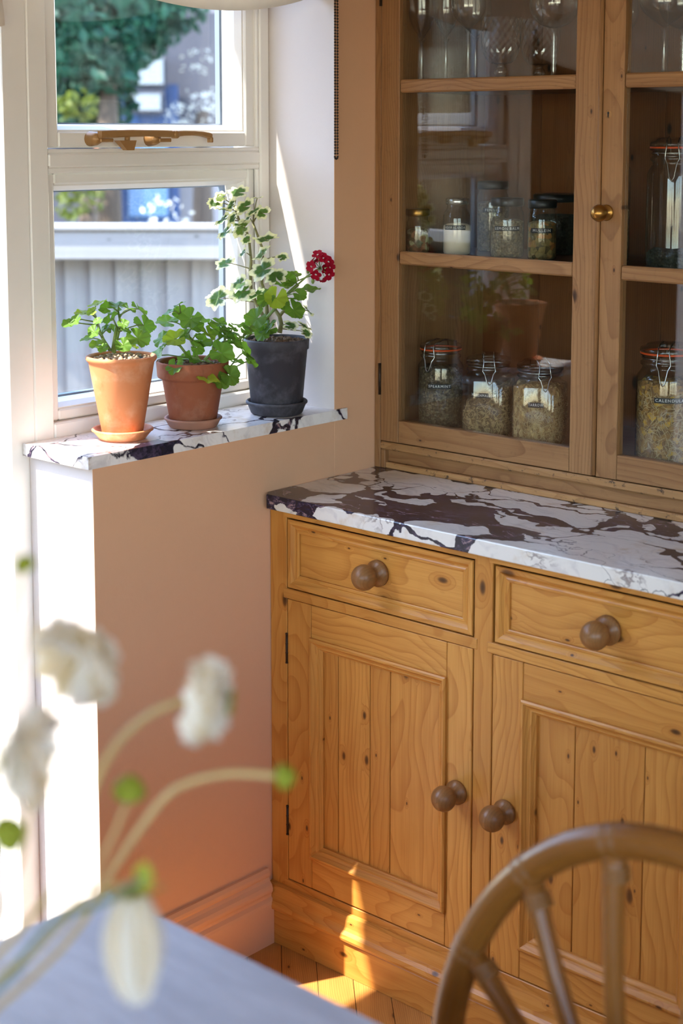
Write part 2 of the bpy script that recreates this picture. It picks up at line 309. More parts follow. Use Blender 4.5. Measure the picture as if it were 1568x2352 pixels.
# ------------------------------------------------------------------ mesh building
WORLD = {}
class MB:
    def __init__(s): s.v = []; s.f = []; s.g = []; s.sm = []
    def add(s, verts, faces, gco=None, smooth=False):
        b = len(s.v); s.v += [tuple(v) for v in verts]
        s.g += [tuple(x) for x in (gco if gco is not None else verts)]
        s.f += [tuple(i+b for i in f) for f in faces]; s.sm += [smooth]*len(faces)
        return s
    def box(s, x0, x1, y0, y1, z0, z1, grain='z', c=.0012):
        """box with chamfered edges; grain axis feeds the wood material"""
        c = min(c, (x1-x0)*.45, (y1-y0)*.45, (z1-z0)*.45)
        lo, hi = (x0, y0, z0), (x1, y1, z1); V = []; idx = {}
        for i in range(8):
            sg = [(i >> k) & 1 for k in range(3)]
            for ax in range(3):
                p = [(hi[k] if sg[k] else lo[k]) if k == ax else ((hi[k]-c) if sg[k] else (lo[k]+c)) for k in range(3)]
                idx[(i, ax)] = len(V); V.append(p)
        F = []
        for ax in range(3):
            a, b = (ax+1) % 3, (ax+2) % 3
            for sd in (0, 1):
                q = [sd << ax, (sd << ax) | (1 << a), (sd << ax) | (1 << a) | (1 << b), (sd << ax) | (1 << b)]
                q = [idx[(i, ax)] for i in q]; F.append(q if sd else q[::-1])
        for ax in range(3):          # edges along ax
            a, b = (ax+1) % 3, (ax+2) % 3
            for sa in (0, 1):
                for sb in (0, 1):
                    i0 = (sa << a) | (sb << b); i1 = i0 | (1 << ax)
                    q = [idx[(i0, a)], idx[(i1, a)], idx[(i1, b)], idx[(i0, b)]]
                    F.append(q if sa == sb else q[::-1])
        for i in range(8):
            q = [idx[(i, 0)], idx[(i, 1)], idx[(i, 2)]]
            F.append(q if bin(i).count('1') % 2 else q[::-1])
        return s.add(V, F, s.gc(V, grain))
    def gc(s, V, grain, seed=None):
        o = (random.uniform(0, 40), random.uniform(0, 40), random.uniform(-.02, .02))
        k = {'x': (0, 2, 1), 'y': (1, 0, 2), 'z': (2, 0, 1)}[grain]
        return [(p[k[0]]+o[0], p[k[1]]+o[1], p[k[2]]+o[2]) for p in V]
    def lathe(s, prof, n=32, o=(0, 0, 0), axis='z', power=2.0, smooth=True, caps=False, sx=1.0, sy=1.0):
        """prof: (radius, height); power > 2 makes a rounded square"""
        V = []; F = []; m = len(prof)
        for j in range(n):
            a = 2*pi*j/n; ca, sa = cos(a), sin(a)
            k = 1.0 if power == 2 else (abs(ca)**power+abs(sa)**power)**(-1/power)
            for r, h in prof:
                x, y = r*k*ca*sx, r*k*sa*sy
                V.append((x, y, h) if axis == 'z' else ((x, -h, y) if axis == 'y' else (h, x, y)))
        for j in range(n):
            j2 = (j+1) % n
            for i in range(m-1): F.append((j*m+i, j2*m+i, j2*m+i+1, j*m+i+1))
        if caps:
            F.append([j*m for j in range(n)][::-1]); F.append([j*m+m-1 for j in range(n)])
        g = s.gc(V, 'z' if axis == 'z' else ('y' if axis == 'y' else 'x'))
        V = [(p[0]+o[0], p[1]+o[1], p[2]+o[2]) for p in V]
        return s.add(V, F, g, smooth)
    def tube(s, pts, rad, n=10, closed=False):
        pts = [Vector(p) for p in pts]; m = len(pts)
        if not hasattr(rad, '__len__'): rad = [rad]*m
        V = []; G = []; F = []; up = None; ln = 0; off = random.uniform(0, 30)
        for i, p in enumerate(pts):
            if closed: d = pts[(i+1) % m]-pts[i-1]
            else: d = pts[min(i+1, m-1)]-pts[max(i-1, 0)]
            d.normalize()
            if up is None: up = d.orthogonal().normalized()
            up = (up-d*up.dot(d)); up = up.normalized() if up.length > 1e-6 else d.orthogonal().normalized()
            sd = d.cross(up)
            if i: ln += (p-pts[i-1]).length
            for j in range(n):
                a = 2*pi*j/n; e = (up*cos(a)+sd*sin(a))*rad[i]; V.append(p+e); G.append((ln+off, rad[i]*cos(a), rad[i]*sin(a)))
        for i in range(m if closed else m-1):
            i2 = (i+1) % m
            for j in range(n): F.append((i*n+j, i*n+(j+1) % n, i2*n+(j+1) % n, i2*n+j))
        if not closed:
            F.append(list(range(n))[::-1]); F.append([(m-1)*n+j for j in range(n)])
        return s.add(V, F, G, True)
    def blob(s, c, r, n=6, sq=(1, 1, 1), jit=.2):
        V = []; F = []; m = max(3, n//2+1)
        for i in range(m+1):
            th = pi*i/m
            for j in range(n):
                a = 2*pi*j/n; k = 1+random.uniform(-jit, jit)
                V.append((c[0]+r*sq[0]*k*sin(th)*cos(a), c[1]+r*sq[1]*k*sin(th)*sin(a), c[2]+r*sq[2]*k*cos(th)))
        for i in range(m):
            for j in range(n): F.append((i*n+j, (i+1)*n+j, (i+1)*n+(j+1) % n, i*n+(j+1) % n))
        return s.add(V, F, None, True)
    def prism(s, poly, axis, a0, a1, grain='x'):
        """poly: 2-D outline; axis the extrusion axis. x: (y,z)  y: (x,z)  z: (x,y)"""
        def P(p, a): return {'x': (a, p[0], p[1]), 'y': (p[0], a, p[1]), 'z': (p[0], p[1], a)}[axis]
        n = len(poly); V = [P(p, a0) for p in poly]+[P(p, a1) for p in poly]
        F = [(i, (i+1) % n, n+(i+1) % n, n+i) for i in range(n)]+[list(range(n))[::-1], list(range(n, 2*n))]
        ar = sum(poly[i][0]*poly[(i+1) % n][1]-poly[(i+1) % n][0]*poly[i][1] for i in range(n))
        if (ar < 0) != (axis == 'y'): F = [tuple(f)[::-1] for f in F]
        return s.add(V, F, s.gc(V, grain))
    def frame_bar(s, rect, prof, side, y0):
        """one mitred moulding of a rectangular frame in an xz plane. rect=(x0,x1,z0,z1) outer edge; prof=(inset, y offset) list"""
        x0, x1, z0, z1 = rect; V = []; n = len(prof)
        ends = {'b': ((x0, z0, 1, 1), (x1, z0, -1, 1)), 't': ((x1, z1, -1, -1), (x0, z1, 1, -1)),
                'l': ((x0, z1, 1, -1), (x0, z0, 1, 1)), 'r': ((x1, z0, -1, 1), (x1, z1, -1, -1))}[side]
        for (x, z, dx, dz) in ends:
            for d, h in prof: V.append((x+dx*d, y0+h, z+dz*d))
        F = [(i, i+1, n+i+1, n+i) for i in range(n-1)]
        return s.add(V, F, s.gc(V, 'x' if side in 'tb' else 'z'))

PROFILE_DOOR = None
def mesh(mb, name, mat):
    me = bpy.data.meshes.new(name); me.from_pydata(mb.v, [], mb.f)
    bm = bmesh.new(); bm.from_mesh(me); bmesh.ops.recalc_face_normals(bm, faces=bm.faces); bm.to_mesh(me); bm.free()
    at_ = me.attributes.new('gco', 'FLOAT_VECTOR', 'POINT')
    at_.data.foreach_set('vector', [c for g in mb.g for c in g])
    me.polygons.foreach_set('use_smooth', mb.sm)
    me.materials.append(M[mat] if isinstance(mat, str) else mat); me.update(); return me
def obj(name, mb, mat, parent=None, at=(0, 0, 0), me=None, rot=None):
    me = me or mesh(mb, name, mat)
    o = bpy.data.objects.new(name, me); COL.objects.link(o)
    at = Vector(at)
    if parent: o.parent = parent; o.location = at-WORLD[parent.name]
    else: o.location = at
    if rot is not None: o.rotation_euler = rot
    WORLD[o.name] = at.copy(); return o
def thing(name, label, cat, loc=(0, 0, 0), group=None):
    o = bpy.data.objects.new(name, None); COL.objects.link(o); o.location = loc; o.empty_display_size = .05
    o['label'] = label; o['category'] = cat
    if group: o['group'] = group
    WORLD[o.name] = Vector(loc); return o
def sub(name, parent, at):
    o = bpy.data.objects.new(name, None); COL.objects.link(o); o.parent = parent; o.location = Vector(at)-WORLD[parent.name]; o.empty_display_size = .03
    WORLD[o.name] = Vector(at); return o
def tag(o, label, cat, group=None, kind=None):
    o['label'] = label; o['category'] = cat
    if group: o['group'] = group
    if kind: o['kind'] = kind
    return o
def struct(name, mb, mat, parent=None, me=None, rot=None, at=(0, 0, 0)):
    o = obj(name, mb, mat, parent, at=at, me=me, rot=rot)
    if not parent: o['kind'] = 'structure'
    return o

# ================================================================== THE ROOM
YF, YP, YC, YU = -.662, -.6766, -.685, -.3593       # base front, plinth front, counter front, dresser front
XW, XG = -.1756, -.236                                # window frame face, glass plane
ZS0, ZS = 1.0119, 1.0342                              # sill underside and top
YE, YR = -1.0899, -.4774                              # half-wall end, right reveal
RX, RY, RZ = 3.7, -4.7, 2.5
DY0 = -2.78                                           # far jamb of the garden door
wl = MB()
wl.box(-.27, 0, YR, .02, -.06, RZ, c=.0006)                      # right of the window
wl.box(-.27, 0, DY0, YR, 2.10, RZ, c=.004)                      # over window and door
wl.box(XW+.0005, 0, YE, YR, -.06, ZS0, c=.0006)                  # half wall
wl.box(-.27, XW, -1.03, YR, -.06, ZS0, c=.0)                    # outer skin under the window
wl.box(-.27, 0, RY, DY0, -.06, RZ, c=.004)                      # beyond the door
wlo = struct('wall_left', wl, 'pink'); wlo.data.materials.append(M['pale'])      # the window reveal and wall ends are painted paler
for p in wlo.data.polygons: p.material_index = 1 if (abs(p.normal.y) > .95 or p.normal.z < -.95) else 0
struct('wall_back', MB().box(-.27, RX+.15, .02, .17, -.06, RZ), 'pink')
wr = MB(); wr.box(RX, RX+.15, RY-.15, -4.2, -.06, RZ); wr.box(RX, RX+.15, -1.7, .02, -.06, RZ); wr.box(RX, RX+.15, -4.2, -1.7, -.06, .95); wr.box(RX, RX+.15, -4.2, -1.7, 2.1, RZ); struct('wall_right', wr, 'pale')
wf = MB()                                                       # behind the camera: unseen glazed opening, added to let in sky fill
wf.box(-.27, .9, RY-.15, RY, -.06, RZ); wf.box(3.5, RX, RY-.15, RY, -.06, RZ); wf.box(.9, 3.5, RY-.15, RY, 2.10, RZ); wf.box(.9, 3.5, RY-.15, RY, -.06, .90)
struct('wall_front', wf, 'pale')
struct('ceiling', MB().box(-.43, RX+.15, -2.15, .17, RZ+.012, RZ+.2).box(-.275, 2.0, RY-1.7, -2.15, RZ+.012, RZ+.2).box(2.7, RX+.15, RY-1.7, -2.15, RZ+.012, RZ+.2).box(2.0, 2.7, -3.75, -2.15, RZ+.012, RZ+.2).box(2.0, 2.7, RY-1.7, -4.4, RZ+.012, RZ+.2), 'ceil')  # side eave stepped and front overhang added to steer the sun
rl = MB()                                                       # unseen rooflight, added to brighten the room
for x in (2.0, 2.64): rl.box(x, x+.06, -4.4, -3.75, RZ+.14, RZ+.24)
rl.box(2.06, 2.64, -4.4, -4.34, RZ+.14, RZ+.24); rl.box(2.06, 2.64, -3.81, -3.75, RZ+.14, RZ+.24)
w4o = struct('window_fill_roof', rl, 'white'); obj('pane', MB().box(2.06, 2.64, -4.34, -3.81, RZ+.18, RZ+.19, c=0), 'pane', w4o)
struct('trim_sun_block', MB().box(-.44, -.271, -2.40, -1.885, 2.457, RZ+.012), 'white')   # unseen box added over the door to trim the sun patch on the plinth
# added glazed screen in the front wall, for sky fill only
w2 = MB()
for x in (.9, 1.74, 2.60, 3.44): w2.box(x, x+.06, RY-.11, RY-.05, .90, 2.10)
w2.box(.96, 3.44, RY-.11, RY-.05, 2.04, 2.10); w2.box(.96, 3.44, RY-.11, RY-.05, .90, .96)
w2o = struct('window_fill_front', w2, 'white')
obj('pane', MB().box(.96, 3.44, RY-.085, RY-.079, .96, 2.04, c=0), 'pane', w2o)

w3 = MB()  # unseen right-wall window, added to light the room-facing frames
for y in (-4.2, -3.4, -2.56, -1.76): w3.box(RX+.05, RX+.11, y, y+.06, .95, 2.10)
w3.box(RX+.05, RX+.11, -4.14, -1.76, 2.04, 2.10); w3.box(RX+.05, RX+.11, -4.14, -1.76, .95, 1.01)
w3o = struct('window_fill_right', w3, 'white')
obj('pane', MB().box(RX+.07, RX+.076, -4.14, -1.76, 1.01, 2.04, c=0), 'pane', w3o)

# floor: slab and diagonal oak boards
fl = struct('floor', MB().box(-.27, RX+.15, RY-.15, .17, -.10, -.0125), 'soil')
def clip(poly, x0, x1, y0, y1):
    for k, sgn, lim in ((0, 1, x0), (0, -1, -x1), (1, 1, y0), (1, -1, -y1)):
        out = []
        for i in range(len(poly)):
            p, q = poly[i], poly[(i+1) % len(poly)]; a, b = sgn*p[k]-lim, sgn*q[k]-lim
            if a >= 0: out.append(p)
            if (a >= 0) != (b >= 0):
                u = a/(a-b); out.append((p[0]+(q[0]-p[0])*u, p[1]+(q[1]-p[1])*u))
        poly = out
        if len(poly) < 3: return []
    return poly
rnd = random.Random(3); planks = []
PW = .0665; r2 = sqrt(.5)
for i in range(-90, 80):
    u0 = i*PW+.0; off = rnd.uniform(0, .42); g = .0006
    # strip: across (1,1)/sqrt2 from u0, along (1,-1)/sqrt2
    nL = 12
    for j in range(-nL, nL*2):
        a0, a1 = j*.42+off, j*.42+off+.42
        c = [(u0+g, a0+g), (u0+PW-g, a0+g), (u0+PW-g, a1-g), (u0+g, a1-g)]
        poly = [(.0385*0+.0246+(u+v)*r2, -.6618+(u-v)*r2) for u, v in c]
        pc = clip(poly, .001, RX-.001, RY+.001, .0) 
        if pc:
            cx = sum(p[0] for p in pc)/len(pc); cyy = sum(p[1] for p in pc)/len(pc)
            planks.append((abs(cx-.35)+abs(cyy+.85), pc))
planks = [p for p in planks if not all(q[1] > -.6 and q[0] < 1.0 for q in p[1])]
planks.sort(key=lambda p: p[0])
def plank_mb(mb, pc):
    n = len(pc); z0, z1 = -.0124, rnd.uniform(-.0003, .0003)
    V = [(x, y, z0) for x, y in pc]+[(x, y, z1) for x, y in pc]
    o = (rnd.uniform(0, 40), rnd.uniform(0, 40), rnd.uniform(-.02, .02))
    G = [((x-y)*r2+o[0], (x+y)*r2+o[1], z+o[2]) for x, y, z in V]
    F = [(i, (i+1) % n, n+(i+1) % n, n+i) for i in range(n)]+[list(range(n, 2*n))]
    mb.add(V, F, G)
for k, (d_, pc) in enumerate(planks[:150]):
    b = MB(); plank_mb(b, pc); obj('plank', b, 'oak', fl)
b = MB()
for d_, pc in planks[150:]: plank_mb(b, pc)
o = obj('planks', b, 'oak', fl); o['kind'] = 'stuff'

# skirting with an ogee top, mitred round the end of the half wall
SK = [(.0, 0), (.021, 0), (.021, .082), (.0195, .088), (.014, .094), (.0145, .100), (.018, .106), (.0185, .112), (.016, .119), (.0105, .125), (.0075, .131), (.010, .136), (.0095, .142), (.006, .1495), (0, .1497)]
b = MB(); V = []; n = len(SK)
for y in (YE, -.6772):
    for d_, z in SK: V.append((d_, y, z))
b.add(V, [(i, i+1, n+i+1, n+i) for i in range(n-1)]+[list(range(n)), list(range(n, 2*n))], b.gc(V, 'y'))
struct('baseboard_left', b, 'pink')

# ------------------------------------------------------------------ window_1: post, frame, sash, fixed light
w1 = MB()
w1.box(-.255, XW, -1.129, -1.0760, -.05, 2.10, c=.002)          # door post
win_post = struct('trim_1', w1, 'white'); win_post['label'] = 'white painted timber post between window and garden door'
f = MB()
f.box(-.255, XW, -1.0752, -1.0325, ZS0+.002, 2.09, c=.003)        # left jamb
f.box(-.255, XW, -.505, YR-.0005, ZS, 2.09, c=.003)             # right jamb
f.box(-.255, XW, -1.0325, -.505, 1.5185, 1.5430, c=.003)        # transom
f.box(-.255, XW, -1.0325, -.505, 2.04, 2.09, c=.003)            # head
f.box(-.255, XW, -1.0325, -.505, ZS0+.002, 1.0600, c=.003)        # sill rail
win = struct('window_1', f, 'white')
struct('trim_2', MB().box(-.255, XW-.001, -1.0752, -1.0325, -.05, ZS0, c=.002), 'white')
# small cover moulding on transom underside and stops round each light
def light(name, y0, y1, z0, z1, xf, sw, parent, bead=.013):
    """a glazed light: four rails, sloping bead round the pane, sealed double pane"""
    s_ = MB()
    s_.box(xf-.052, xf, y0, y0+sw, z0, z1, c=.003); s_.box(xf-.052, xf, y1-sw, y1, z0, z1, c=.003)
    s_.box(xf-.052, xf, y0+sw, y1-sw, z0, z0+sw, c=.003); s_.box(xf-.052, xf, y0+sw, y1-sw, z1-sw, z1, c=.003)
    so = obj(name, s_, 'white', parent)
    bd = MB(); a, b_, c_, d_ = y0+sw, y1-sw, z0+sw, z1-sw
    pr = [(0, -.006), (.003, -.006), (.006, -.012), (.010, -.020), (bead, -.040), (bead, -.052)]
    V = []; n = len(pr)
    for (y, z, dy, dz) in ((a, c_, 1, 1), (b_, c_, -1, 1), (b_, d_, -1, -1), (a, d_, 1, -1)):
        for q, h in pr: V.append((xf+h, y+dy*q, z+dz*q))
    F = [(k*n+i, k*n+i+1, ((k+1) % 4)*n+i+1, ((k+1) % 4)*n+i) for k in range(4) for i in range(n-1)]
    bd.add(V, F); obj('glazing_bead', bd, 'white', so)
    g0 = xf-.052
    obj('pane', MB().box(g0-.018, g0-.003, a+.004, b_-.004, c_+.004, d_-.004, c=0), 'pane', so)
    sp = MB(); e = bead-.001
    for (ya, yb, za, zb) in ((a+.003, a+e+.004, c_+.003, d_-.003), (b_-e-.004, b_-.003, c_+.003, d_-.003), (a+e+.004, b_-e-.004, c_+.003, c_+e+.004), (a+e+.004, b_-e-.004, d_-e-.004, d_-.003)):
        sp.box(g0-.017, g0-.0042, ya, yb, za, zb, c=0)
    obj('pane_spacer', sp, 'spacer', so)
    return so
obj('stop_bead', MB().box(XW-.012, XW-.003, -1.0325, -.505, 1.543, 1.551, c=.002).box(XW-.012, XW-.003, -.513, -.505, 1.551, 2.04, c=.002)
    .box(XW-.012, XW-.003, -1.0325, -.505, 1.5085, 1.5185, c=.002).box(XW-.012, XW-.003, -.513, -.505, 1.060, 1.5085, c=.002), 'white', win)
sash = light('sash', -1.0315, -.508, 1.553, 2.039, XW-.010, .029, win)
light('fixed_light', -1.0315, -.508, 1.061, 1.508, XW-.014, .020, win)
# casement fastener (bronze stay bar) on the sash bottom rail
fx = XW-.010; fo = obj('fastener_bar', MB(), 'bronze', sash, at=(0, 0, 0))
bar = MB(); P = []
def yz(px, py, x=fx+.03):
    d = (FWD+RGT*((px-784)/FPX)-UPV*((py-CV)/FPX)); k = (x-CAM.x)/d.x; return CAM+d*k
for px, py, h in ((229, 309, 9), (262, 307.5, 9), (300, 306, 8.5), (340, 306, 8), (375, 307, 8), (398, 308, 7.6), (420, 306, 6.2), (445, 306, 5.6), (465, 308, 6), (478, 311, 7), (483, 313, 7)):
    P.append((yz(px, py), h/1330))
V = []; 
for p, h in P:
    for dx, dz in ((-.006, -h), (.0045, -h), (.006, -h*.6), (.006, h*.6), (.0045, h), (-.006, h)): V.append((p.x+dx, p.y, p.z+dz))
F = [(i*6+j, i*6+(j+1) % 6, i*6+6+(j+1) % 6, i*6+6+j) for i in range(len(P)-1) for j in range(6)]+[list(range(6)), [len(P)*6-6+j for j in range(6)]]
bar.add(V, F); e = P[-1][0]; bar.box(e.x-.006, e.x+.006, e.y-.004, e.y+.003, e.z-.012, e.z-.002)
fo.data = mesh(bar, 'fastener_bar', 'bronze')
k = MB(); p = yz(402, 309); k.lathe([(.0002, .008), (.006, .0075), (.0075, .005), (.0075, -.006)], 16, p, 'x'); obj('pivot_screw', k, 'bronze', sash)
for nm, px, py in (('pin_bracket', 217, 319), ('pin_bracket', 352, 319)):
    k = MB(); p = yz(px, py, fx+.012); k.lathe([(.0002, .014), (.009, .012), (.012, .004), (.014, -.012)], 14, p, 'x')
    k.box(p.x, p.x+.018, p.y, p.y+.030, p.z-.006, p.z+.001); obj(nm, k, 'bronze', sash)
k = MB(); p = yz(291, 330)
k.tube([p+Vector((0, .002, .014)), p+Vector((0, .001, .004))], .005, 8)
k.add([(p.x-.008, p.y-.024, p.z+.006), (p.x+.008, p.y-.024, p.z+.006), (p.x+.008, p.y+.017, p.z+.006), (p.x-.008, p.y+.017, p.z+.006),
       (p.x-.006, p.y-.004, p.z-.012), (p.x+.006, p.y-.004, p.z-.012), (p.x+.007, p.y+.012, p.z-.012), (p.x-.007, p.y+.012, p.z-.012)],
      [(0, 1, 2, 3), (4, 7, 6, 5), (0, 4, 5, 1), (1, 5, 6, 2), (2, 6, 7, 3), (3, 7, 4, 0)])
obj('fastener_latch', k, 'bronze', sash)

# ------------------------------------------------------------------ garden door: open leaf and closed leaf
dj = MB()
dj.box(-.255, XW, DY0+.001, DY0+.06, -.05, 2.09, c=.002); dj.box(-.255, XW, DY0+.06, -1.130, 2.03, 2.09, c=.002); dj.box(-.255, XW, DY0+.06, -1.130, -.05, .012, c=.002)
door = struct('door_1', dj, 'white')
def leaf_door(y0, y1, x0, x1):
    """glazed leaf in a yz plane"""
    b_ = MB(); sw = .10
    b_.box(x0, x1, y0, y0+sw, .018, 2.02, c=.003); b_.box(x0, x1, y1-sw, y1, .018, 2.02, c=.003)
    b_.box(x0, x1, y0+sw, y1-sw, .018, .24, c=.003); b_.box(x0, x1, y0+sw, y1-sw, 1.90, 2.02, c=.003)
    for z in (.76, 1.30, 1.60): b_.box(x0+.008, x1-.008, y0+sw, y1-sw, z, z+.03, c=.003)
    return b_
l2 = obj('door_leaf', leaf_door(DY0+.063, -1.945, -.235, -.190), 'white', door)
obj('pane', MB().box(-.216, -.208, DY0+.163, -2.045, .24, 1.90, c=0), 'pane', l2)
hd = MB(); hd.box(-.190, -.184, -2.015, -1.975, .96, 1.18); hd.tube([(-.184, -1.995, 1.08), (-.145, -1.995, 1.08), (-.138, -2.01, 1.08), (-.138, -2.11, 1.078)], .009, 10)
obj('door_handle', hd, 'steel', l2)
b = MB(); x0, x1, sw = -1.06, -.262, .10                          # leaf folded out into the garden
b.box(x0, x0+sw, -1.178, -1.134, .018, 2.02, c=.003); b.box(x1-sw, x1, -1.178, -1.134, .018, 2.02, c=.003)
b.box(x0+sw, x1-sw, -1.178, -1.134, .018, .24, c=.003); b.box(x0+sw, x1-sw, -1.178, -1.134, 1.90, 2.02, c=.003)
for z in (.76, 1.30, 1.60): b.box(x0+sw, x1-sw, -1.17, -1.142, z, z+.03, c=.003)
l1 = obj('door_leaf', b, 'white', door)
obj('pane', MB().box(x0+sw, x1-sw, -1.160, -1.152, .24, 1.90, c=0), 'pane', l1)

# ------------------------------------------------------------------ marble window sill
b = MB(); b.box(XW+.001, .007, YE-.0145, -.4466, ZS0+.0003, ZS, c=.002)
# notch: the part right of the reveal only overhangs the wall face
b = MB(); poly = [(XW+.001, YE-.0145), (.007, YE-.0145), (.007, -.4466), (.0008, -.4466), (.0008, YR-.001), (XW+.001, YR-.001)]
b.prism(poly, 'z', ZS0+.0003, ZS)
tag(obj('window_sill', b, 'sill'), 'white marble window sill with dark veins on the half wall', 'sill', kind='thing')

# ------------------------------------------------------------------ roman blind and bead chain
b = MB(); nu, nv = 40, 30; V = []
for i in range(nu+1):
    u = i/nu; y = -1.12+.66*u-.0; y = -1.06+.575*u
    sag = sin(pi*min(1, max(0, u)))**.8
    for j in range(nv+1):
        v_ = j/nv; z = 2.48-(2.48-(1.845-.045*sag))*v_
        fold = .016*abs(sin(v_*9+.4*sag))*(0.3+v_)*(.4+.6*sag)
        V.append((-.05+fold+.02*sag*v_, y, z))
F = [(i*(nv+1)+j, (i+1)*(nv+1)+j, (i+1)*(nv+1)+j+1, i*(nv+1)+j+1) for i in range(nu) for j in range(nv)]
b.add(V, F, None, True)
o = obj('roman_blind', b, 'fabric'); tag(o, 'cream linen roman blind hanging at the top of the window', 'blind')
md = o.modifiers.new('thick', 'SOLIDIFY'); md.thickness = .003
b = MB(); V = []
for i in range(nu+1):
    u = i/nu; y = DY0+.065+(-1.134-DY0-.065)*u; sag = sin(pi*u)**.8
    for j in range(nv+1):
        v_ = j/nv; z = 2.06-(2.06-(1.76-.075*sag))*v_
        V.append((-.168+.020*abs(sin(v_*8+.5*sag))*(.3+v_)*(.4+.6*sag)+.012*sag*v_, y, z))
b.add(V, F, None, True)
o = obj('roman_blind', b, 'fabric'); tag(o, 'cream linen roman blind drawn up over the garden door, mirrored in the cabinet glass', 'blind')
md = o.modifiers.new('thick', 'SOLIDIFY'); md.thickness = .002
b = MB(); zc = 1.5277; r_ = .0023
pts = []
for s_, dy in ((0, -.0045), (1, .0045)):
    for i in range(170): pts.append((.0125-.0018*s_, -.4845+dy, zc+.012+i*.0056))
for a in range(5): pts.append((.0115, -.4845-.0045*cos(pi*a/4)*.9, zc+.012-.006-.004*sin(pi*a/4)))
for p in pts: b.blob(p, r_, 6, jit=0)
b.tube([(.0125, -.489, zc+.012), (.0125, -.489, 2.48)], .0006, 5); b.tube([(.0107, -.480, zc+.012), (.0107, -.480, 2.48)], .0006, 5)
tag(obj('blind_chain', b, 'iron'), 'dark bead chain loop hanging on the pink wall beside the cabinet', 'chain')

# ================================================================== PINE BASE CABINET
bc = thing('base_cabinet', 'honey pine base cabinet with two drawers and two panelled doors under the marble worktop', 'cabinet', (.506, -.35, 0))
def P_(name, mat, *boxes, parent=bc, c=.0012):
    b_ = MB()
    for (x0, x1, y0, y1, z0, z1, g) in boxes: b_.box(x0, x1, y0, y1, z0, z1, g, c)
    return obj(name, b_, mat, parent)
ZC0 = .8712
FT = .022
P_('stile', 'pine', (.0012, .0445, YF, YF+FT, .10, ZC0, 'z'))
P_('stile', 'pine', (.4915, .5305, YF, YF+FT, .10, ZC0, 'z'))
P_('stile', 'pine', (.9765, 1.018, YF, YF+FT, .10, ZC0, 'z'))
for x0, x1 in ((.0385, .4985), (.5225, .9845)):
    P_('rail', 'pine', (x0, x1, YF-.0006, YF+FT-.002, .8562, ZC0-.0004, 'x'))
    P_('rail', 'pine', (x0-.002, x1+.001, YF-.0012, YF+FT-.002, .6985, .7178, 'x'))
P_('rail', 'pine', (.036, .985, YF-.0006, YF+FT, .1175, .1335, 'x'))
P_('side_panel', 'pine', (.0012, .018, YF+FT, .0, .0, ZC0, 'z')); P_('side_panel', 'pine', (1.0, 1.018, YF+FT, .0, .0, ZC0, 'z'))
P_('back_panel', 'inpine', (.018, 1.0, -.012, .0, .0, ZC0, 'z'))
P_('bottom_shelf', 'inpine', (.018, 1.0, YF+FT, -.012, .10, .117, 'x'))
# plinth with moulded top
b = MB(); prof = [(YP, .001), (YP, .0655), (YP+.003, .0705), (YP-.0065, .0725), (YP-.008, .078), (YP-.006, .085), (YP-.0005, .091), (YP+.002, .097), (YP+.003, .107), (YP+.0055, .1165), (YP+.0125, .1195), (YF+.012, .1195), (YF+.012, .001)]
b.prism(prof, 'x', .0005, 1.028, 'x'); obj('plinth', b, 'pine', bc)
b = MB()
for z in (.055, .031): b.lathe([(.0003, .0006), (.0036, .0004), (.0038, -.002)], 12, (.0155, YP, z), 'y')
obj('wooden_peg', b, 'knob', bc)

BOL = [(0, .001), (0, -.0055), (.003, -.0075), (.0065, -.0075), (.009, -.0045), (.0125, -.0005), (.016, .0012), (.0185, .0012), (.0200, .0035), (.0225, .0065), (.0245, .0075), (.0245, .013)]
DRW = [(0, .004), (0, .0), (.001, -.0012), (.0085, -.0012), (.0115, .0012), (.015, .0045), (.018, .0052), (.0205, .0040), (.0235, .0045), (.0255, .0055), (.0255, .010)]
def knob(parent, x, z, y, R, L, rose):
    b_ = MB(); k = R/.023
    pr = [(.0002, L+R*.86)]
    for i in range(1, 9):
        a = pi*i/9.6; pr.append((R*sin(a), L-R*.10+R*.96*cos(a)))
    pr += [(R*.55, L-R*.93), (R*.50, L-R*1.1), (R*.62, L-R*1.22), (rose*.8, .010*k), (rose, .0075*k), (rose, .002), (rose*.9, 0)]
    b_.lathe(pr, 28, (x, y, z), 'y'); return obj('knob', b_, 'knob', parent)
def drawer(x0, x1, z0, z1, kx, kz):
    dr = obj('drawer', MB().box(x0+.0255, x1-.0255, YF+.0085, YF+.022, z0+.0255, z1-.0255, 'x', .0005), 'pine', bc)
    P_('drawer_box', 'inpine', (x0+.01, x1-.01, YF+.022, -.08, z0+.012, z1-.02, 'y'), parent=dr)
    for sd in 'tblr':
        obj('moulding', MB().frame_bar((x0, x1, z0, z1), DRW, sd, YF), 'pine', dr)
    knob(dr, kx, kz, YF+.0085, .0238, .044, .0245); return dr
drawer(.0476, .4882, .7205, .8532, .2690, .7885)
drawer(.5363, .9735, .7205, .8532, .7560, .7870)
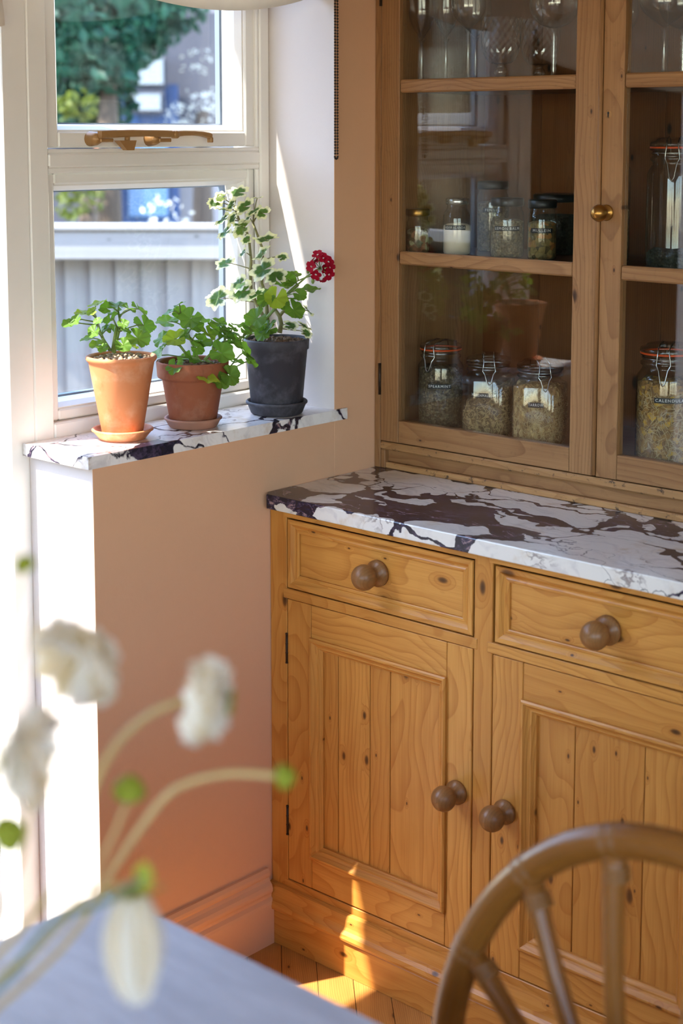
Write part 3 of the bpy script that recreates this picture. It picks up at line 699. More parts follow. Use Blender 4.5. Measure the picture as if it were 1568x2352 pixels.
def cab_door(x0, x1, z0, z1, sl, sr, rt, rb, knob_x, knob_z, seams, hinge_left):
    d_ = sub('door', bc, (x0, YF, z0))
    obj('stile', MB().box(x0, sl, YF-.0004, YF+.021, z0, z1, 'z'), 'pine', d_); obj('stile', MB().box(sr, x1, YF-.0004, YF+.021, z0, z1, 'z'), 'pine', d_)
    obj('top_rail', MB().box(sl+.0007, sr-.0007, YF-.0002, YF+.02, rt, z1-.0003, 'x'), 'pine', d_)
    obj('bottom_rail', MB().box(sl+.0007, sr-.0007, YF-.0002, YF+.02, z0+.0003, rb, 'x'), 'pine', d_)
    for sd in 'tblr': obj('moulding', MB().frame_bar((sl-.001, sr+.001, rb-.001, rt+.001), BOL, sd, YF), 'pine', d_)
    xs = [sl]+seams+[sr]
    for a, e in zip(xs[:-1], xs[1:]):
        obj('panel_board', MB().box(a+.0007, e-.0007, YF+.0125, YF+.0185, rb-.004, rt+.004, 'z', .0009), 'pine', d_)
    knob(d_, knob_x, knob_z, YF-.0005, .0225, .042, .0215)
    hx = x0 if hinge_left else x1
    for z in (.60, .255):
        b_ = MB(); b_.tube([(hx-.0012, YF-.001, z-.028), (hx-.0012, YF-.001, z+.028)], .0026, 8)
        for q in (-.0285, -.009, .009, .0285): b_.tube([(hx-.0012, YF-.001, z+q-.0012), (hx-.0012, YF-.001, z+q+.0012)], .0031, 8)
        obj('hinge', b_, 'iron', d_)
    return d_
cab_door(.0466, .4893, .1357, .6972, .1075, .4335, .6335, .1990, .4600, .4320, [.1655, .2445, .2935], True)
cab_door(.5328, .9745, .1357, .6972, .5955, .9180, .6335, .1900, .5640, .4270, [.693, .8255], False)

# ------------------------------------------------------------------ marble worktop
b = MB(); poly = [(.0008, YC+.016), (.014, YC), (1.075, YC), (1.075, .0185), (.0008, .0185)]
b.prism(poly, 'z', ZC0+.0004, .9000)
me = mesh(b, 'worktop', 'counter'); o = obj('worktop', None, None, me=me)
md = o.modifiers.new('bev', 'BEVEL'); md.width = .0022; md.segments = 2; md.limit_method = 'ANGLE'
tag(o, 'purple and white veined marble worktop on the pine base cabinet', 'worktop')

# ================================================================== GLAZED WALL CABINET
wc = thing('glazed_cabinet', 'weathered pine cabinet with two glazed doors standing on the marble worktop', 'cabinet', (.53, -.18, .9003))
ZB, ZT = .9003, 2.08
def Q(name, mat, *boxes, parent=wc, c=.0012): return P_(name, mat, *boxes, parent=parent, c=c)
Q('side_panel', 'oldpine', (.0010, .0165, YU+.002, .0, ZB, ZT, 'z'))
Q('side_panel', 'oldpine', (1.050, 1.068, YU+.002, .0, ZB, ZT, 'z'))
Q('corner_block', 'oldpine', (.0166, .0285, YU+.003, YU+.05, ZB, .9385, 'z'))
Q('base_rail', 'worn', (.0175, 1.050, YU-.0005, YU+.022, .9395, .9555, 'x'), c=.003)
Q('base_board', 'oldpine', (.0286, 1.050, YU+.013, YU+.03, .9135, .9400, 'x'))
Q('base_strip', 'worn', (.0286, 1.050, YU+.004, YU+.026, ZB, .9130, 'x'), c=.002)
Q('top_rail', 'oldpine', (.0166, 1.050, YU, YU+.022, 2.0, ZT, 'x'))
Q('top_board', 'oldpine', (.0, 1.09, YU-.02, .0, ZT, ZT+.025, 'x'))
for k in range(7):
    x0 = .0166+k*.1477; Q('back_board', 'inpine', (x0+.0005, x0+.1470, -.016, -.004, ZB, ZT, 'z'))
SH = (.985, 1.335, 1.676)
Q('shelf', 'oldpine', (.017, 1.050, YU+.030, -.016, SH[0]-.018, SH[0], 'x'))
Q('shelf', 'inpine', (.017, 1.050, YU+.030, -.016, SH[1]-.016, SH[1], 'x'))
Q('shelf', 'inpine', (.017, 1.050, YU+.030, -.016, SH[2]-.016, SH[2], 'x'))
def gdoor(x0, x1, g0, g1, hinge_left, lbl):
    z0, z1 = .9575, 1.998
    d_ = sub('door', wc, (x0, YU, z0))
    obj('stile', MB().box(x0, g0, YU, YU+.022, z0, z1, 'z'), 'oldpine', d_); obj('stile', MB().box(g1, x1, YU, YU+.022, z0, z1, 'z'), 'oldpine', d_)
    obj('bottom_rail', MB().box(g0+.0007, g1-.0007, YU+.0002, YU+.021, z0+.0004, 1.0030, 'x'), 'oldpine', d_)
    obj('top_rail', MB().box(g0+.0004, g1-.0004, YU+.0002, YU+.021, 1.94, z1, 'x'), 'oldpine', d_)
    for za, zb in ((1.3195, 1.3455), (1.6582, 1.6835)):
        obj('glazing_bar', MB().box(g0+.0003, g1-.0003, YU+.0006, YU+.020, za, zb, 'x', .003), 'oldpine', d_)
    for za, zb in ((1.0030, 1.3195), (1.3455, 1.6582), (1.6835, 1.94)):
        obj('pane', MB().box(g0+.0005, g1-.0005, YU+.0095, YU+.0120, za+.0005, zb-.0005, c=0), 'cabglass', d_)
    hx = x0 if hinge_left else x1
    for z in (1.084, 1.86):
        b_ = MB(); b_.tube([(hx-.001, YU-.001, z-.032), (hx-.001, YU-.001, z+.032)], .0032, 8)
        obj('hinge', b_, 'iron', d_)
    return d_
d1 = gdoor(.0188, .5270, .0654, .4773, True, '')
d2 = gdoor(.5352, 1.0490, .5785, .9985, False, '')
obj('cover_bead', MB().tube([(.5312, YU-.001, .960), (.5312, YU-.001, 1.995)], .0042, 10), 'oldpine', d1)
b = MB(); ky, kx, kz = YU, .5475, 1.4385
b.lathe([(.0002, .040), (.007, .0385), (.0125, .033), (.0155, .025), (.0145, .018), (.010, .0125), (.0065, .010), (.0065, .0045), (.013, .0035), (.0145, .001), (.0145, 0)], 28, (kx, ky, kz), 'y')
obj('knob', b, 'brass', d2)
b = MB(); b.lathe([(.0002, .0008), (.0068, .0006), (.0075, -.001)], 20, (.5475, YU, 1.6125), 'y'); e = obj('escutcheon', b, 'worn', d2)
b = MB(); b.lathe([(.0001, .0014), (.0022, .0013), (.0022, .0)], 12, (.5475, YU, 1.6145), 'y'); b.box(.5463, .5487, YU-.0013, YU, 1.6075, 1.6140, c=0); obj('keyhole', b, 'black', d2)

# ================================================================== JARS
def text_mesh(body, size):
    cu = bpy.data.curves.new('txt', 'FONT'); cu.body = body; cu.size = size; cu.align_x = 'CENTER'; cu.align_y = 'CENTER'
    cu.space_character = 1.25; cu.extrude = .0002; cu.resolution_u = 2
    o_ = bpy.data.objects.new('txt', cu); COL.objects.link(o_)
    dg = bpy.context.evaluated_depsgraph_get(); dg.update()
    me = bpy.data.meshes.new_from_object(o_.evaluated_get(dg)); bpy.data.objects.remove(o_); bpy.data.curves.remove(cu); return me
TO_CAM = Vector((CAM.x-.25, CAM.y+.27, 0)).normalized()
def label_strip(root, R, z, w, h, body, phi):
    """embossed tape wrapped on a jar of radius R, centred at bearing phi (0 = -y)"""
    b_ = MB(); n = 12; V = []
    for i in range(n+1):
        a = phi+(i/n-.5)*w/R
        for rr, dz in ((R+.0002, -h/2), (R+.0009, -h/2), (R+.0009, h/2), (R+.0002, h/2)): V.append((rr*sin(a), -rr*cos(a), z+dz))
    F = [(i*4+j, i*4+(j+1) % 4, i*4+4+(j+1) % 4, i*4+4+j) for i in range(n) for j in range(4)]+[(0, 1, 2, 3), (n*4, n*4+3, n*4+2, n*4+1)]
    b_.add(V, F); lb = obj('label', b_, 'tape', root, at=WORLD[root.name])
    me = text_mesh(body, h*.78)
    mx = max((abs(v.co.x) for v in me.vertices), default=1); k = min(1.0, w*.47/mx)
    for v in me.vertices:
        x, y, zz = v.co; a = phi+x*k/R; rr = R+.0010+zz; v.co = (rr*sin(a), -rr*cos(a), z+y)
    me.materials.clear(); me.materials.append(M['ink']); me.update()
    obj('lettering', None, None, lb, me=me, at=WORLD[root.name]); return lb
def round_prof(R, H, neck, zs):
    return [(.0005, .0015), (R*.86, .0015), (R*.97, .004), (R, .010), (R, zs), (R*.97, zs+.006), (neck+.003, zs+.016), (neck, zs+.020), (neck, H)]
def screw_jar(x, y, zb, R, H, fill, mat, lidmat, label, body=None, lz=.5, phi=.63, lidh=.016, lbw=None, neck=None):
    t_ = thing('storage_jar', label, 'jar', (x, y, zb+.0003)); A = WORLD[t_.name]
    nk = neck or R*.86; zs = H-lidh-.028
    obj('glass_body', MB().lathe(round_prof(R, H-lidh*.4, nk, zs), 40), 'jar', t_, at=A)
    b_ = MB(); zt = fill; nz = 10
    pr = [(.0005, .0035), (R*.90, .0035), (R*.955, .008)]+[(R*.955, .012+(min(zt, zs)-.014)*i/nz) for i in range(nz+1)]+[(R*.7, min(zt, zs)+.002), (.0005, min(zt, zs)+.004)]
    b_.lathe(pr, 40); obj('herbs' if mat != 'powder' else 'powder', b_, mat, t_, at=A)
    lr = nk+.0035
    obj('lid', MB().lathe([(.0005, H), (lr*.93, H), (lr, H-.002), (lr, H-lidh+.002), (lr-.001, H-lidh), (nk+.0003, H-lidh)], 40), lidmat, t_, at=A)
    if body: label_strip(t_, R, H*lz, lbw or R*1.25, .0095, body, phi)
    return t_
def clip_jar(x, y, zb, R, H, fill, mat, label, body, lz, phi, bail, power=2.0, slope=0, lbw=.05, straws=0, ring='jar'):
    """swing-top jar: body, herbs, glass lid, rubber ring, wire bail; bail = bearing of the clip"""
    t_ = thing('clip_top_jar', label, 'jar', (x, y, zb+.0003)); A = WORLD[t_.name]
    nk = R*.80; zs = H*.70
    pr = [(.0005, .002), (R*.85, .002), (R*.97, .006), (R, .014), (R, zs)]
    for i in range(1, 7):
        a = i/6; pr.append((R+(nk-R)*(1-cos(a*pi))/2, zs+(H*.80-zs)*a))
    pr += [(nk+.004, H*.815), (nk+.004, H*.835), (nk, H*.845), (nk, H*.885), (nk+.0045, H*.89), (nk+.0045, H*.905)]
    b_ = MB()
    # the square shoulder turns round at the neck
    n = 48; m = len(pr); V = []
    for j in range(n):
        a = 2*pi*j/n; k = (abs(cos(a))**power+abs(sin(a))**power)**(-1/power)
        for r, h in pr:
            q = min(1, max(0, (r-nk)/(R-nk+1e-6))) if h > zs*.9 else 1
            V.append((r*(1+(k-1)*q)*cos(a), r*(1+(k-1)*q)*sin(a), h))
    b_.add(V, [(j*m+i, ((j+1) % n)*m+i, ((j+1) % n)*m+i+1, j*m+i+1) for j in range(n) for i in range(m-1)], None, True)
    obj('glass_body', b_, 'jar', t_, at=A, rot=(0, 0, phi))
    b_ = MB(); V = []; nz = 12; R2 = R*.955
    for j in range(n):
        a = 2*pi*j/n; k = (abs(cos(a))**power+abs(sin(a))**power)**(-1/power)
        for i in range(nz+1):
            top = fill+slope*cos(a-pi*.15)*1.0+.004*sin(5*a)+.003*sin(9*a+1)
            top = min(top, H*.80); h = .004+(top-.004)*i/nz
            q = 0 if h < zs else min(1, (h-zs)/(H*.80-zs)); rr = R2+(nk*.95-R2)*(1-cos(q*pi))/2
            kk = 1+(k-1)*(1-q); jit = 1+random.uniform(-.012, .004)
            V.append((rr*kk*jit*cos(a), rr*kk*jit*sin(a), h))
    V.append((0, 0, fill+.006)); V.append((0, 0, .004)); tp = len(V)-2
    F = [(j*(nz+1)+i, ((j+1) % n)*(nz+1)+i, ((j+1) % n)*(nz+1)+i+1, j*(nz+1)+i+1) for j in range(n) for i in range(nz)]
    F += [(j*(nz+1)+nz, ((j+1) % n)*(nz+1)+nz, tp) for j in range(n)]+[(((j+1) % n)*(nz+1), j*(nz+1), tp+1) for j in range(n)]
    b_.add(V, F, None, True); obj('herbs', b_, mat, t_, at=A, rot=(0, 0, phi))
    if straws:
        b_ = MB(); rs = random.Random(5)
        for q in range(straws):
            a = rs.uniform(-pi*.75, pi*.35); h = rs.uniform(.01, fill-.012); k = (abs(cos(a))**power+abs(sin(a))**power)**(-1/power)
            rr = (R2+.0002)*k; p = Vector((rr*cos(a), rr*sin(a), h)); tg = Vector((-sin(a), cos(a), 0)); th = rs.uniform(0, pi)
            dv = (tg*cos(th)+Vector((0, 0, 1))*sin(th)); nv = dv.cross(Vector((cos(a), sin(a), 0))); L = rs.uniform(.003, .009); wd = rs.uniform(.0003, .0007); of = Vector((cos(a), sin(a), 0))*rs.uniform(.0, .0012)
            b_.add([p+dv*L+nv*wd+of, p+dv*L-nv*wd+of, p-dv*L-nv*wd-of*.3, p-dv*L+nv*wd-of*.3], [(0, 1, 2, 3)])
        o_ = obj('straws', b_, 'strawm', t_, at=A, rot=(0, 0, phi)); o_['kind'] = 'stuff'
    # lid
    z = H*.915; obj('gasket', MB().lathe([(nk+.001, z-.003), (nk+.0052, z-.003), (nk+.0052, z), (nk+.001, z)], 36), ring, t_, at=A)
    obj('glass_lid', MB().lathe([(nk-.004, z), (nk+.005, z+.0002), (nk+.0056, z+.004), (nk+.004, z+.008), (nk-.004, z+.010), (nk-.008, z+.0145), (nk*.55, z+.0165), (.0005, z+.017)], 36), 'jar', t_, at=A)
    # wire
    b_ = MB(); wr_ = .0011; er = Vector((sin(bail), -cos(bail), 0)); et = Vector((cos(bail), sin(bail), 0)); r1 = nk+.0065
    def C(u, rr, zz): return er*rr+et*u+Vector((0, 0, zz))
    for zz in (H*.868,): b_.tube([((nk+.0018)*cos(a*pi/18), (nk+.0018)*sin(a*pi/18), zz) for a in range(36)], wr_, 6, True)
    hw = .0115
    b_.tube([C(-hw*.9, r1-.004, z+.012), C(-hw*.85, r1+.001, z+.006), C(-hw, r1+.0015, z-.008), C(-hw*1.1, r1+.001, H*.83), C(-hw*.7, r1+.004, H*.79), C(-hw*.35, r1+.007, H*.69), C(0, r1+.008, H*.665),
             C(hw*.35, r1+.007, H*.69), C(hw*.7, r1+.004, H*.79), C(hw*1.1, r1+.001, H*.83), C(hw, r1+.0015, z-.008), C(hw*.85, r1+.001, z+.006), C(hw*.9, r1-.004, z+.012)], wr_, 6)
    b_.tube([C(-hw, r1+.0015, H*.845), C(hw, r1+.0015, H*.845)], wr_*1.3, 6)
    b_.tube([C(-hw*.9, r1-.004, z+.012), C(-hw*.9, 0, z+.0185), C(-hw*.9, -r1, z+.010), C(-hw*.9, -r1-.003, H*.868), C(hw*.9, -r1-.003, H*.868), C(hw*.9, -r1, z+.010), C(hw*.9, 0, z+.0185), C(hw*.9, r1-.004, z+.012)], wr_, 6)
    obj('wire_bail', b_, 'steel', t_, at=A)
    if body: label_strip(t_, R*(1.0 if power == 2 else 1.0), H*lz, lbw, .0098, body, phi if power > 2 else .62)
    return t_
M['strawm'] = mat_plain('straw', srgb(206, 176, 124), .8, .25, 200)
PH = .62
Z0 = SH[0]
clip_jar(.102, -.268, Z0, .0465, .176, .118, 'spear', 'round clip-top jar of dark spearmint with an orange seal, leftmost on the lower shelf', 'SPEARMINT', .50, 0, .12, lbw=.048, ring='gasket')
clip_jar(.2290, -.276, Z0, .0485, .160, .080, 'marsh', 'square clip-top jar half full of crumbled marshmallow root', 'MARSHMALLOW', .53, .45, .66, 5.0, .030, .052, 260)
clip_jar(.3510, -.274, Z0, .0495, .160, .112, 'yarrow', 'square clip-top jar packed with pale yarrow straw on the lower shelf', 'YARROW', .50, .45, .80, 5.0, .0, .030, 900)
clip_jar(.6330, -.280, Z0, .0560, .222, .148, 'cal', 'tall clip-top jar of calendula petals behind the right-hand glazed door', 'CALENDULA', .55, 0, .38, 2.0, .0, .055, 700, 'gasket')
Z1 = SH[1]
screw_jar(.0580, -.290, Z1, .0235, .092, .060, 'mixh', 'brass', 'small jar of mixed petals with a gold lid, leftmost on the middle shelf', lidh=.014)
screw_jar(.1360, -.262, Z1, .0285, .115, .062, 'powder', 'steel', 'jar of pale powder with a silver lid', 'ASHWAGANDA', .50, .50, .012, .044, .020)
screw_jar(.1300, -.135, Z1, .0330, .146, .120, 'lemon', 'black', 'taller jar with a black lid standing behind the powder jar', 'FENNEL', .60, .62, .016)
screw_jar(.2420, -.238, Z1, .0335, .118, .085, 'lemon', 'black', 'black-lidded jar of grey green lemon balm leaves', 'LEMON BALM', .50, .62, .016, .052)
screw_jar(.3300, -.245, Z1, .0280, .117, .078, 'mull', 'black', 'black-lidded jar of coarse mullein leaves right of the lemon balm', 'MULLEIN', .50, .58, .016, .044)
screw_jar(.2700, -.110, Z1, .0500, .123, .095, 'darkh', 'black', 'wide jar of dark herbs at the back of the middle shelf', lidh=.016)
clip_jar(.4600, -.230, Z1, .0480, .246, .10, 'lemon', 'tall clip-top jar of lavender half hidden by the wooden door frame', 'LAVENDER', .60, 0, .55, 2.0, 0, .05, ring='gasket')
clip_jar(.6180, -.250, Z1, .0480, .240, .03, 'darkh', 'nearly empty clip-top jar behind the right-hand glazed door', None, .6, 0, .45, 2.0, 0, .05, ring='gasket')
clip_jar(.7300, -.250, Z1, .0500, .240, .15, 'yarrow', 'full clip-top jar of pale herbs at the picture edge on the middle shelf', None, .6, 0, .5, 2.0, 0, .05, ring='gasket')

# ------------------------------------------------------------------ glasses on the top shelf
Z2 = SH[2]+.0003
def goblet(name, x, y, label, prof, cut=0, group=None, n=36, twist=0):
    t_ = thing(name, label, 'glass', (x, y, Z2), group); A = WORLD[t_.name]
    b_ = MB(); b_.lathe(prof['bowl'], n)
    if cut:       # cut facets: push the lower bowl in and out in a diamond pattern
        m = len(prof['bowl'])
        for q in range(len(b_.v)):
            j, i = divmod(q, m); x_, y_, z_ = b_.v[q]
            if i >= 3: k = 1+(.028 if (i+j) % 2 else -.028)*cut; b_.v[q] = (x_*k, y_*k, z_)
        b_.sm = [False]*len(b_.sm)
    obj('bowl', b_, 'crystal', t_, at=A)
    b_ = MB(); b_.lathe(prof['stem'], 20)
    if twist:
        m = len(prof['stem'])
    obj('stem', b_, 'crystal', t_, at=A)
    obj('foot', MB().lathe(prof['foot'], 28), 'crystal', t_, at=A); return t_
def wine(rb, hs, hb, rim, rf=.034):
    b_ = []
    for i in range(15):
        u = i/14; r = rb*sin(pi*.5*min(1, u/.45)) if u < .45 else rb+(rim-rb)*((u-.45)/.55)**1.4
        b_.append((max(.0006, r), hs+hb*u**1.0*(1)))
    return dict(bowl=b_, stem=[(.0045, .006), (.0034, .018), (.0031, hs*.6), (.0036, hs-.006), (.007, hs+.001)], foot=[(.0005, 0), (rf, 0), (rf, .0015), (rf*.5, .0035), (.0045, .008)])
G = 'stemmed glasses on the top shelf of the cabinet'
goblet('wine_glass', .060, -.284, 'slim wine glass, leftmost on the top shelf', wine(.026, .086, .12, .024, .026), group=G)
goblet('wine_glass', .1040, -.262, 'slim wine glass, second from the left on the top shelf', wine(.024, .088, .12, .022, .024), group=G)
goblet('wine_glass', .1080, -.170, 'clear wine glass behind the tulip glass left of the crystal goblets', wine(.032, .095, .10, .028, .026), group=G)
goblet('wine_glass', .1640, -.268, 'tulip wine glass beside the front crystal goblet', wine(.034, .102, .10, .029, .028), group=G)
def crystal():
    b_ = [(.0006, .036), (.020, .037), (.024, .040), (.0285, .046), (.032, .053), (.0345, .060), (.0365, .068), (.0375, .076), (.038, .084), (.0385, .094), (.0388, .104), (.0386, .114), (.0384, .124)]
    return dict(bowl=b_, stem=[(.008, .005), (.0055, .009), (.0105, .014), (.0128, .020), (.0105, .027), (.0065, .031), (.010, .035), (.019, .038)], foot=[(.0005, 0), (.031, 0), (.031, .002), (.018, .0035), (.007, .0065)])
goblet('crystal_goblet', .2360, -.258, 'cut crystal goblet with a knopped stem at the front of the top shelf', crystal(), 1, group=G)
goblet('crystal_goblet', .2620, -.165, 'cut crystal goblet with a knopped stem behind the front one', crystal(), 1, group=G)
def twist(rb, hs):
    st = [(.006, .006)]
    for i in range(15): st.append((.0042 if i % 2 else .0064, .012+(hs-.016)*i/14))
    b_ = [(.0006, hs)]+[(rb*sin(pi*.5*u/8), hs+rb*.95*(1-cos(pi*.5*u/8))) for u in range(1, 9)]+[(rb*.97, hs+rb*1.4), (rb*.88, hs+rb*1.9)]
    return dict(bowl=b_, stem=st+[(.009, hs+.001)], foot=[(.0005, 0), (.032, 0), (.032, .0015), (.016, .0035), (.006, .008)])
goblet('balloon_glass', .3620, -.262, 'balloon glass on a twisted stem behind the left-hand door', twist(.047, .098), group=G)
goblet('balloon_glass', .4300, -.160, 'balloon glass half hidden by the middle door frame', twist(.045, .086), group=G)
goblet('balloon_glass', .6020, -.268, 'balloon glass with a plain stem behind the right-hand door', wine(.045, .088, .10, .040), group=G)
goblet('balloon_glass', .5810, -.165, 'balloon glass with a beaded twisted stem behind the right-hand door', twist(.046, .092), group=G)

# ================================================================== POTS AND GERANIUMS
def leaf_mesh(name, kind, seed, mat):
    """round lobed geranium leaf, unit radius, petiole at the origin, notch along -y"""
    r_ = random.Random(seed); b_ = MB(); n = 44; rings = (0.0, .3, .62, .86, 1.0); V = [(0, 0, -.02)]; Gc = [(0, 0, 0)]
    lob = 7 if kind != 'ivy' else 5; ph = r_.uniform(-.2, .2); cup = r_.uniform(.10, .32); w1_, w2_ = r_.uniform(0, 6), r_.uniform(0, 6)
    for ri, rr in enumerate(rings[1:]):
        for j in range(n+1):
            u = j/n; a = -pi*.5+.22+(2*pi-.44)*u; q = (u-.5)*2*pi
            if kind == 'ivy': e = 1-.22*(1-abs(cos(q*lob/2*.98)))**1.2*min(1, rr*1.2)
            else: e = 1-.08*(1-abs(cos(q*lob/2+ph)))*rr+.035*cos(q*21)*rr
            if kind == 'zonal' or kind == 'ivy': pass
            if kind == 'cut': e = 1-.24*(1-abs(cos(q*lob/2+ph)))*rr+.05*cos(q*23)*rr
            z = cup*rr*rr*.8+.10*rr*rr*sin(q*3+w1_)+.07*rr*rr*cos(q*7+w2_)-.16*max(0, rr-.7)*(1+sin(q*2+w2_))
            R_ = rr*e*(1-.12*(1+sin(a))*0); V.append((R_*cos(a), R_*sin(a), z)); Gc.append((rr, q, 0))
    F = []; m = n+1
    for j in range(n): F.append((0, 1+j, 2+j))
    for ri in range(len(rings)-2):
        for j in range(n): F.append((1+ri*m+j, 1+(ri+1)*m+j, 2+(ri+1)*m+j, 2+ri*m+j))
    b_.add(V, F, Gc, True); return mesh(b_, name, mat)
LM = {k: [leaf_mesh('leaf', k2, s_+i, mt) for i in range(4)] for k, k2, s_, mt in
      (('zonal', 'zonal', 10, 'leaf'), ('ivy', 'ivy', 20, 'leaf'), ('cut', 'cut', 30, 'leafv'))}
def put_leaf(root, kind, px, py, diam, t0, base, rr, tilt=None, faceup=.75, clear=False):
    """leaf about (px,py) in the photo, on this plant; returns its world centre"""
    t_ = t0+rr.uniform(-.038, .038); c = at(px, py, t_)
    if c.x < XW+.03: c = at(px, py, t0-.05)
    if c.x < XW+.02: c.x = XW+.02
    while clear and abs(c.x-(-.10-(c.z-1.30)*.245+.5*(c.y+.58))) < .034: t_ -= .006; c = at(px, py, t_)
    A = WORLD[root.name]; o_ = bpy.data.objects.new('leaf', rr.choice(LM[kind])); COL.objects.link(o_)
    outw = Vector((c.x-base.x, c.y-base.y, 0)); outw = outw.normalized() if outw.length > .004 else Vector((1, 0, 0))
    tocam = (CAM-c).normalized()
    nrm = Vector((0, 0, 1))*faceup+outw*rr.uniform(.15, .7)+tocam*rr.uniform(.0, .75)+Vector((rr.uniform(-.4, .4), rr.uniform(-.4, .4), rr.uniform(-.1, .2)))
    if tilt: nrm = Vector(tilt)
    nrm.normalize(); yv = (outw-nrm*outw.dot(nrm)); yv = yv.normalized() if yv.length > .05 else nrm.orthogonal().normalized(); xv = yv.cross(nrm)
    s_ = diam/2*t0/FPX*1.12
    mt = Matrix(((xv.x, yv.x, nrm.x, 0), (xv.y, yv.y, nrm.y, 0), (xv.z, yv.z, nrm.z, 0), (0, 0, 0, 1)))
    o_.parent = root; o_.location = c-A; o_.rotation_euler = mt.to_euler(); o_.scale = (s_, s_*rr.uniform(.88, 1.08), s_)
    return c
def petiole(mb, p0, p1, r_=.0012, sag=.3):
    p0, p1 = Vector(p0), Vector(p1); d_ = p1-p0; mid = p0+d_*.5+Vector((0, 0, -d_.length*.08+.006)); mid.x, mid.y = p0.x+d_.x*.42, p0.y+d_.y*.42
    mb.tube([p0, (p0+mid)/2, mid, mid+(p1-mid)*.55+Vector((0, 0, .002)), p1], [r_*1.5, r_*1.25, r_*1.1, r_, r_*.9], 6)
def near(pts, c):
    """petiole root: the stem point a little below the leaf"""
    return min(pts, key=lambda p: (p-c).length+(.05 if p.z > c.z-.004 else 0))
def pot(name, label, loc, prof, mat, fillr, fillz, grit, seed, gs=.0042, ng=150):
    t_ = thing(name, label, 'potted plant', loc); A = WORLD[t_.name]
    obj('pot', MB().lathe(prof, 48), mat, t_, at=A)
    rr = random.Random(seed); b_ = MB(); b_.lathe([(.0004, fillz+.004), (fillr*.6, fillz+.002), (fillr, fillz-.002), (fillr, fillz-.012), (.0004, fillz-.012)], 28); obj('soil', b_, 'soil', t_, at=A)
    b_ = MB(); st = random.getstate(); random.seed(seed)
    for i in range(ng):
        a = random.uniform(0, 2*pi); q = fillr*.97*sqrt(random.random()); s_ = gs*random.uniform(.55, 1.4)
        b_.blob((q*cos(a), q*sin(a), fillz+.004*(1-q/fillr)+random.uniform(0, .002)), s_, 5, (1, .8, .65), .25)
    random.setstate(st); o_ = obj('gravel', b_, grit, t_, at=A); o_['kind'] = 'stuff'; return t_
def saucer(label, loc, r0, r1, h, mat, lipw=.005):
    b_ = MB(); b_.lathe([(.0005, 0), (r0, 0), (r0+.003, .003), (r1-.003, h*.72), (r1, h*.80), (r1, h-.002), (r1-.002, h), (r1-lipw, h-.001), (r1-lipw-.002, h-.004), (r0-.004, .006), (.0005, .0055)], 48)
    o_ = obj('saucer', b_, mat, at=loc); tag(o_, label, 'saucer'); return o_
SZ = ZS+.0004
# --- pot 1
p1 = Vector((-.0790, -.9560, SZ)); T1 = (p1-CAM).dot(FWD)
saucer('pale orange terracotta saucer under the tall bright pot', p1, .040, .0555, .020, 'terra')
q1 = p1+Vector((0, 0, .0060)); H1 = .1450
r1 = pot('potted_geranium', 'tall orange terracotta pot with a small bushy green geranium, leftmost on the sill', q1,
    [(.0005, 0), (.0345, 0), (.036, .002), (.0575, H1-.018), (.0585, H1-.012), (.0615, H1-.009), (.0635, H1-.005), (.0625, H1-.001), (.0595, H1), (.0570, H1-.003), (.0555, H1-.016), (.050, H1-.05), (.0005, H1-.06)], 'terra', .0562, H1-.0065, 'grit', 4)
rr = random.Random(11); base = q1+Vector((0, 0, H1-.012)); sb = MB(); S1 = []
for pts in ([(860, 920), (900, 720), (940, 560), (950, 420), (925, 300)], [(800, 880), (700, 720), (640, 580), (600, 420), (560, 300)], [(840, 900), (880, 640), (900, 520)]):
    w_ = [at(130+x*.153, 670+y*.153, T1+.004*i) for i, (x, y) in enumerate(pts)]; sb.tube(w_, [.0034, .0031, .0028, .0024, .002][:len(w_)], 8)
    for a, b_ in zip(w_[:-1], w_[1:]): S1 += [a.lerp(b_, k/4) for k in range(5)]
for x, y, d_ in ((620, 190, 270), (420, 330, 260), (290, 430, 200), (180, 480, 180), (750, 250, 210), (930, 210, 270), (880, 310, 200), (800, 410, 270), (1080, 260, 220), (1230, 260, 250), (1310, 500, 320), (1220, 700, 360), (1000, 480, 160), (1030, 580, 180), (560, 600, 220), (470, 720, 230), (600, 800, 210), (720, 560, 190), (820, 560, 200), (1000, 800, 230), (700, 850, 150), (620, 440, 130), (1150, 810, 160), (530, 300, 150)):
    c = put_leaf(r1, 'zonal', 130+x*.153, 670+y*.153, d_*.153*1.04, T1, base, rr); petiole(sb, near(S1, c), c)
obj('stem', sb, 'stem', r1)
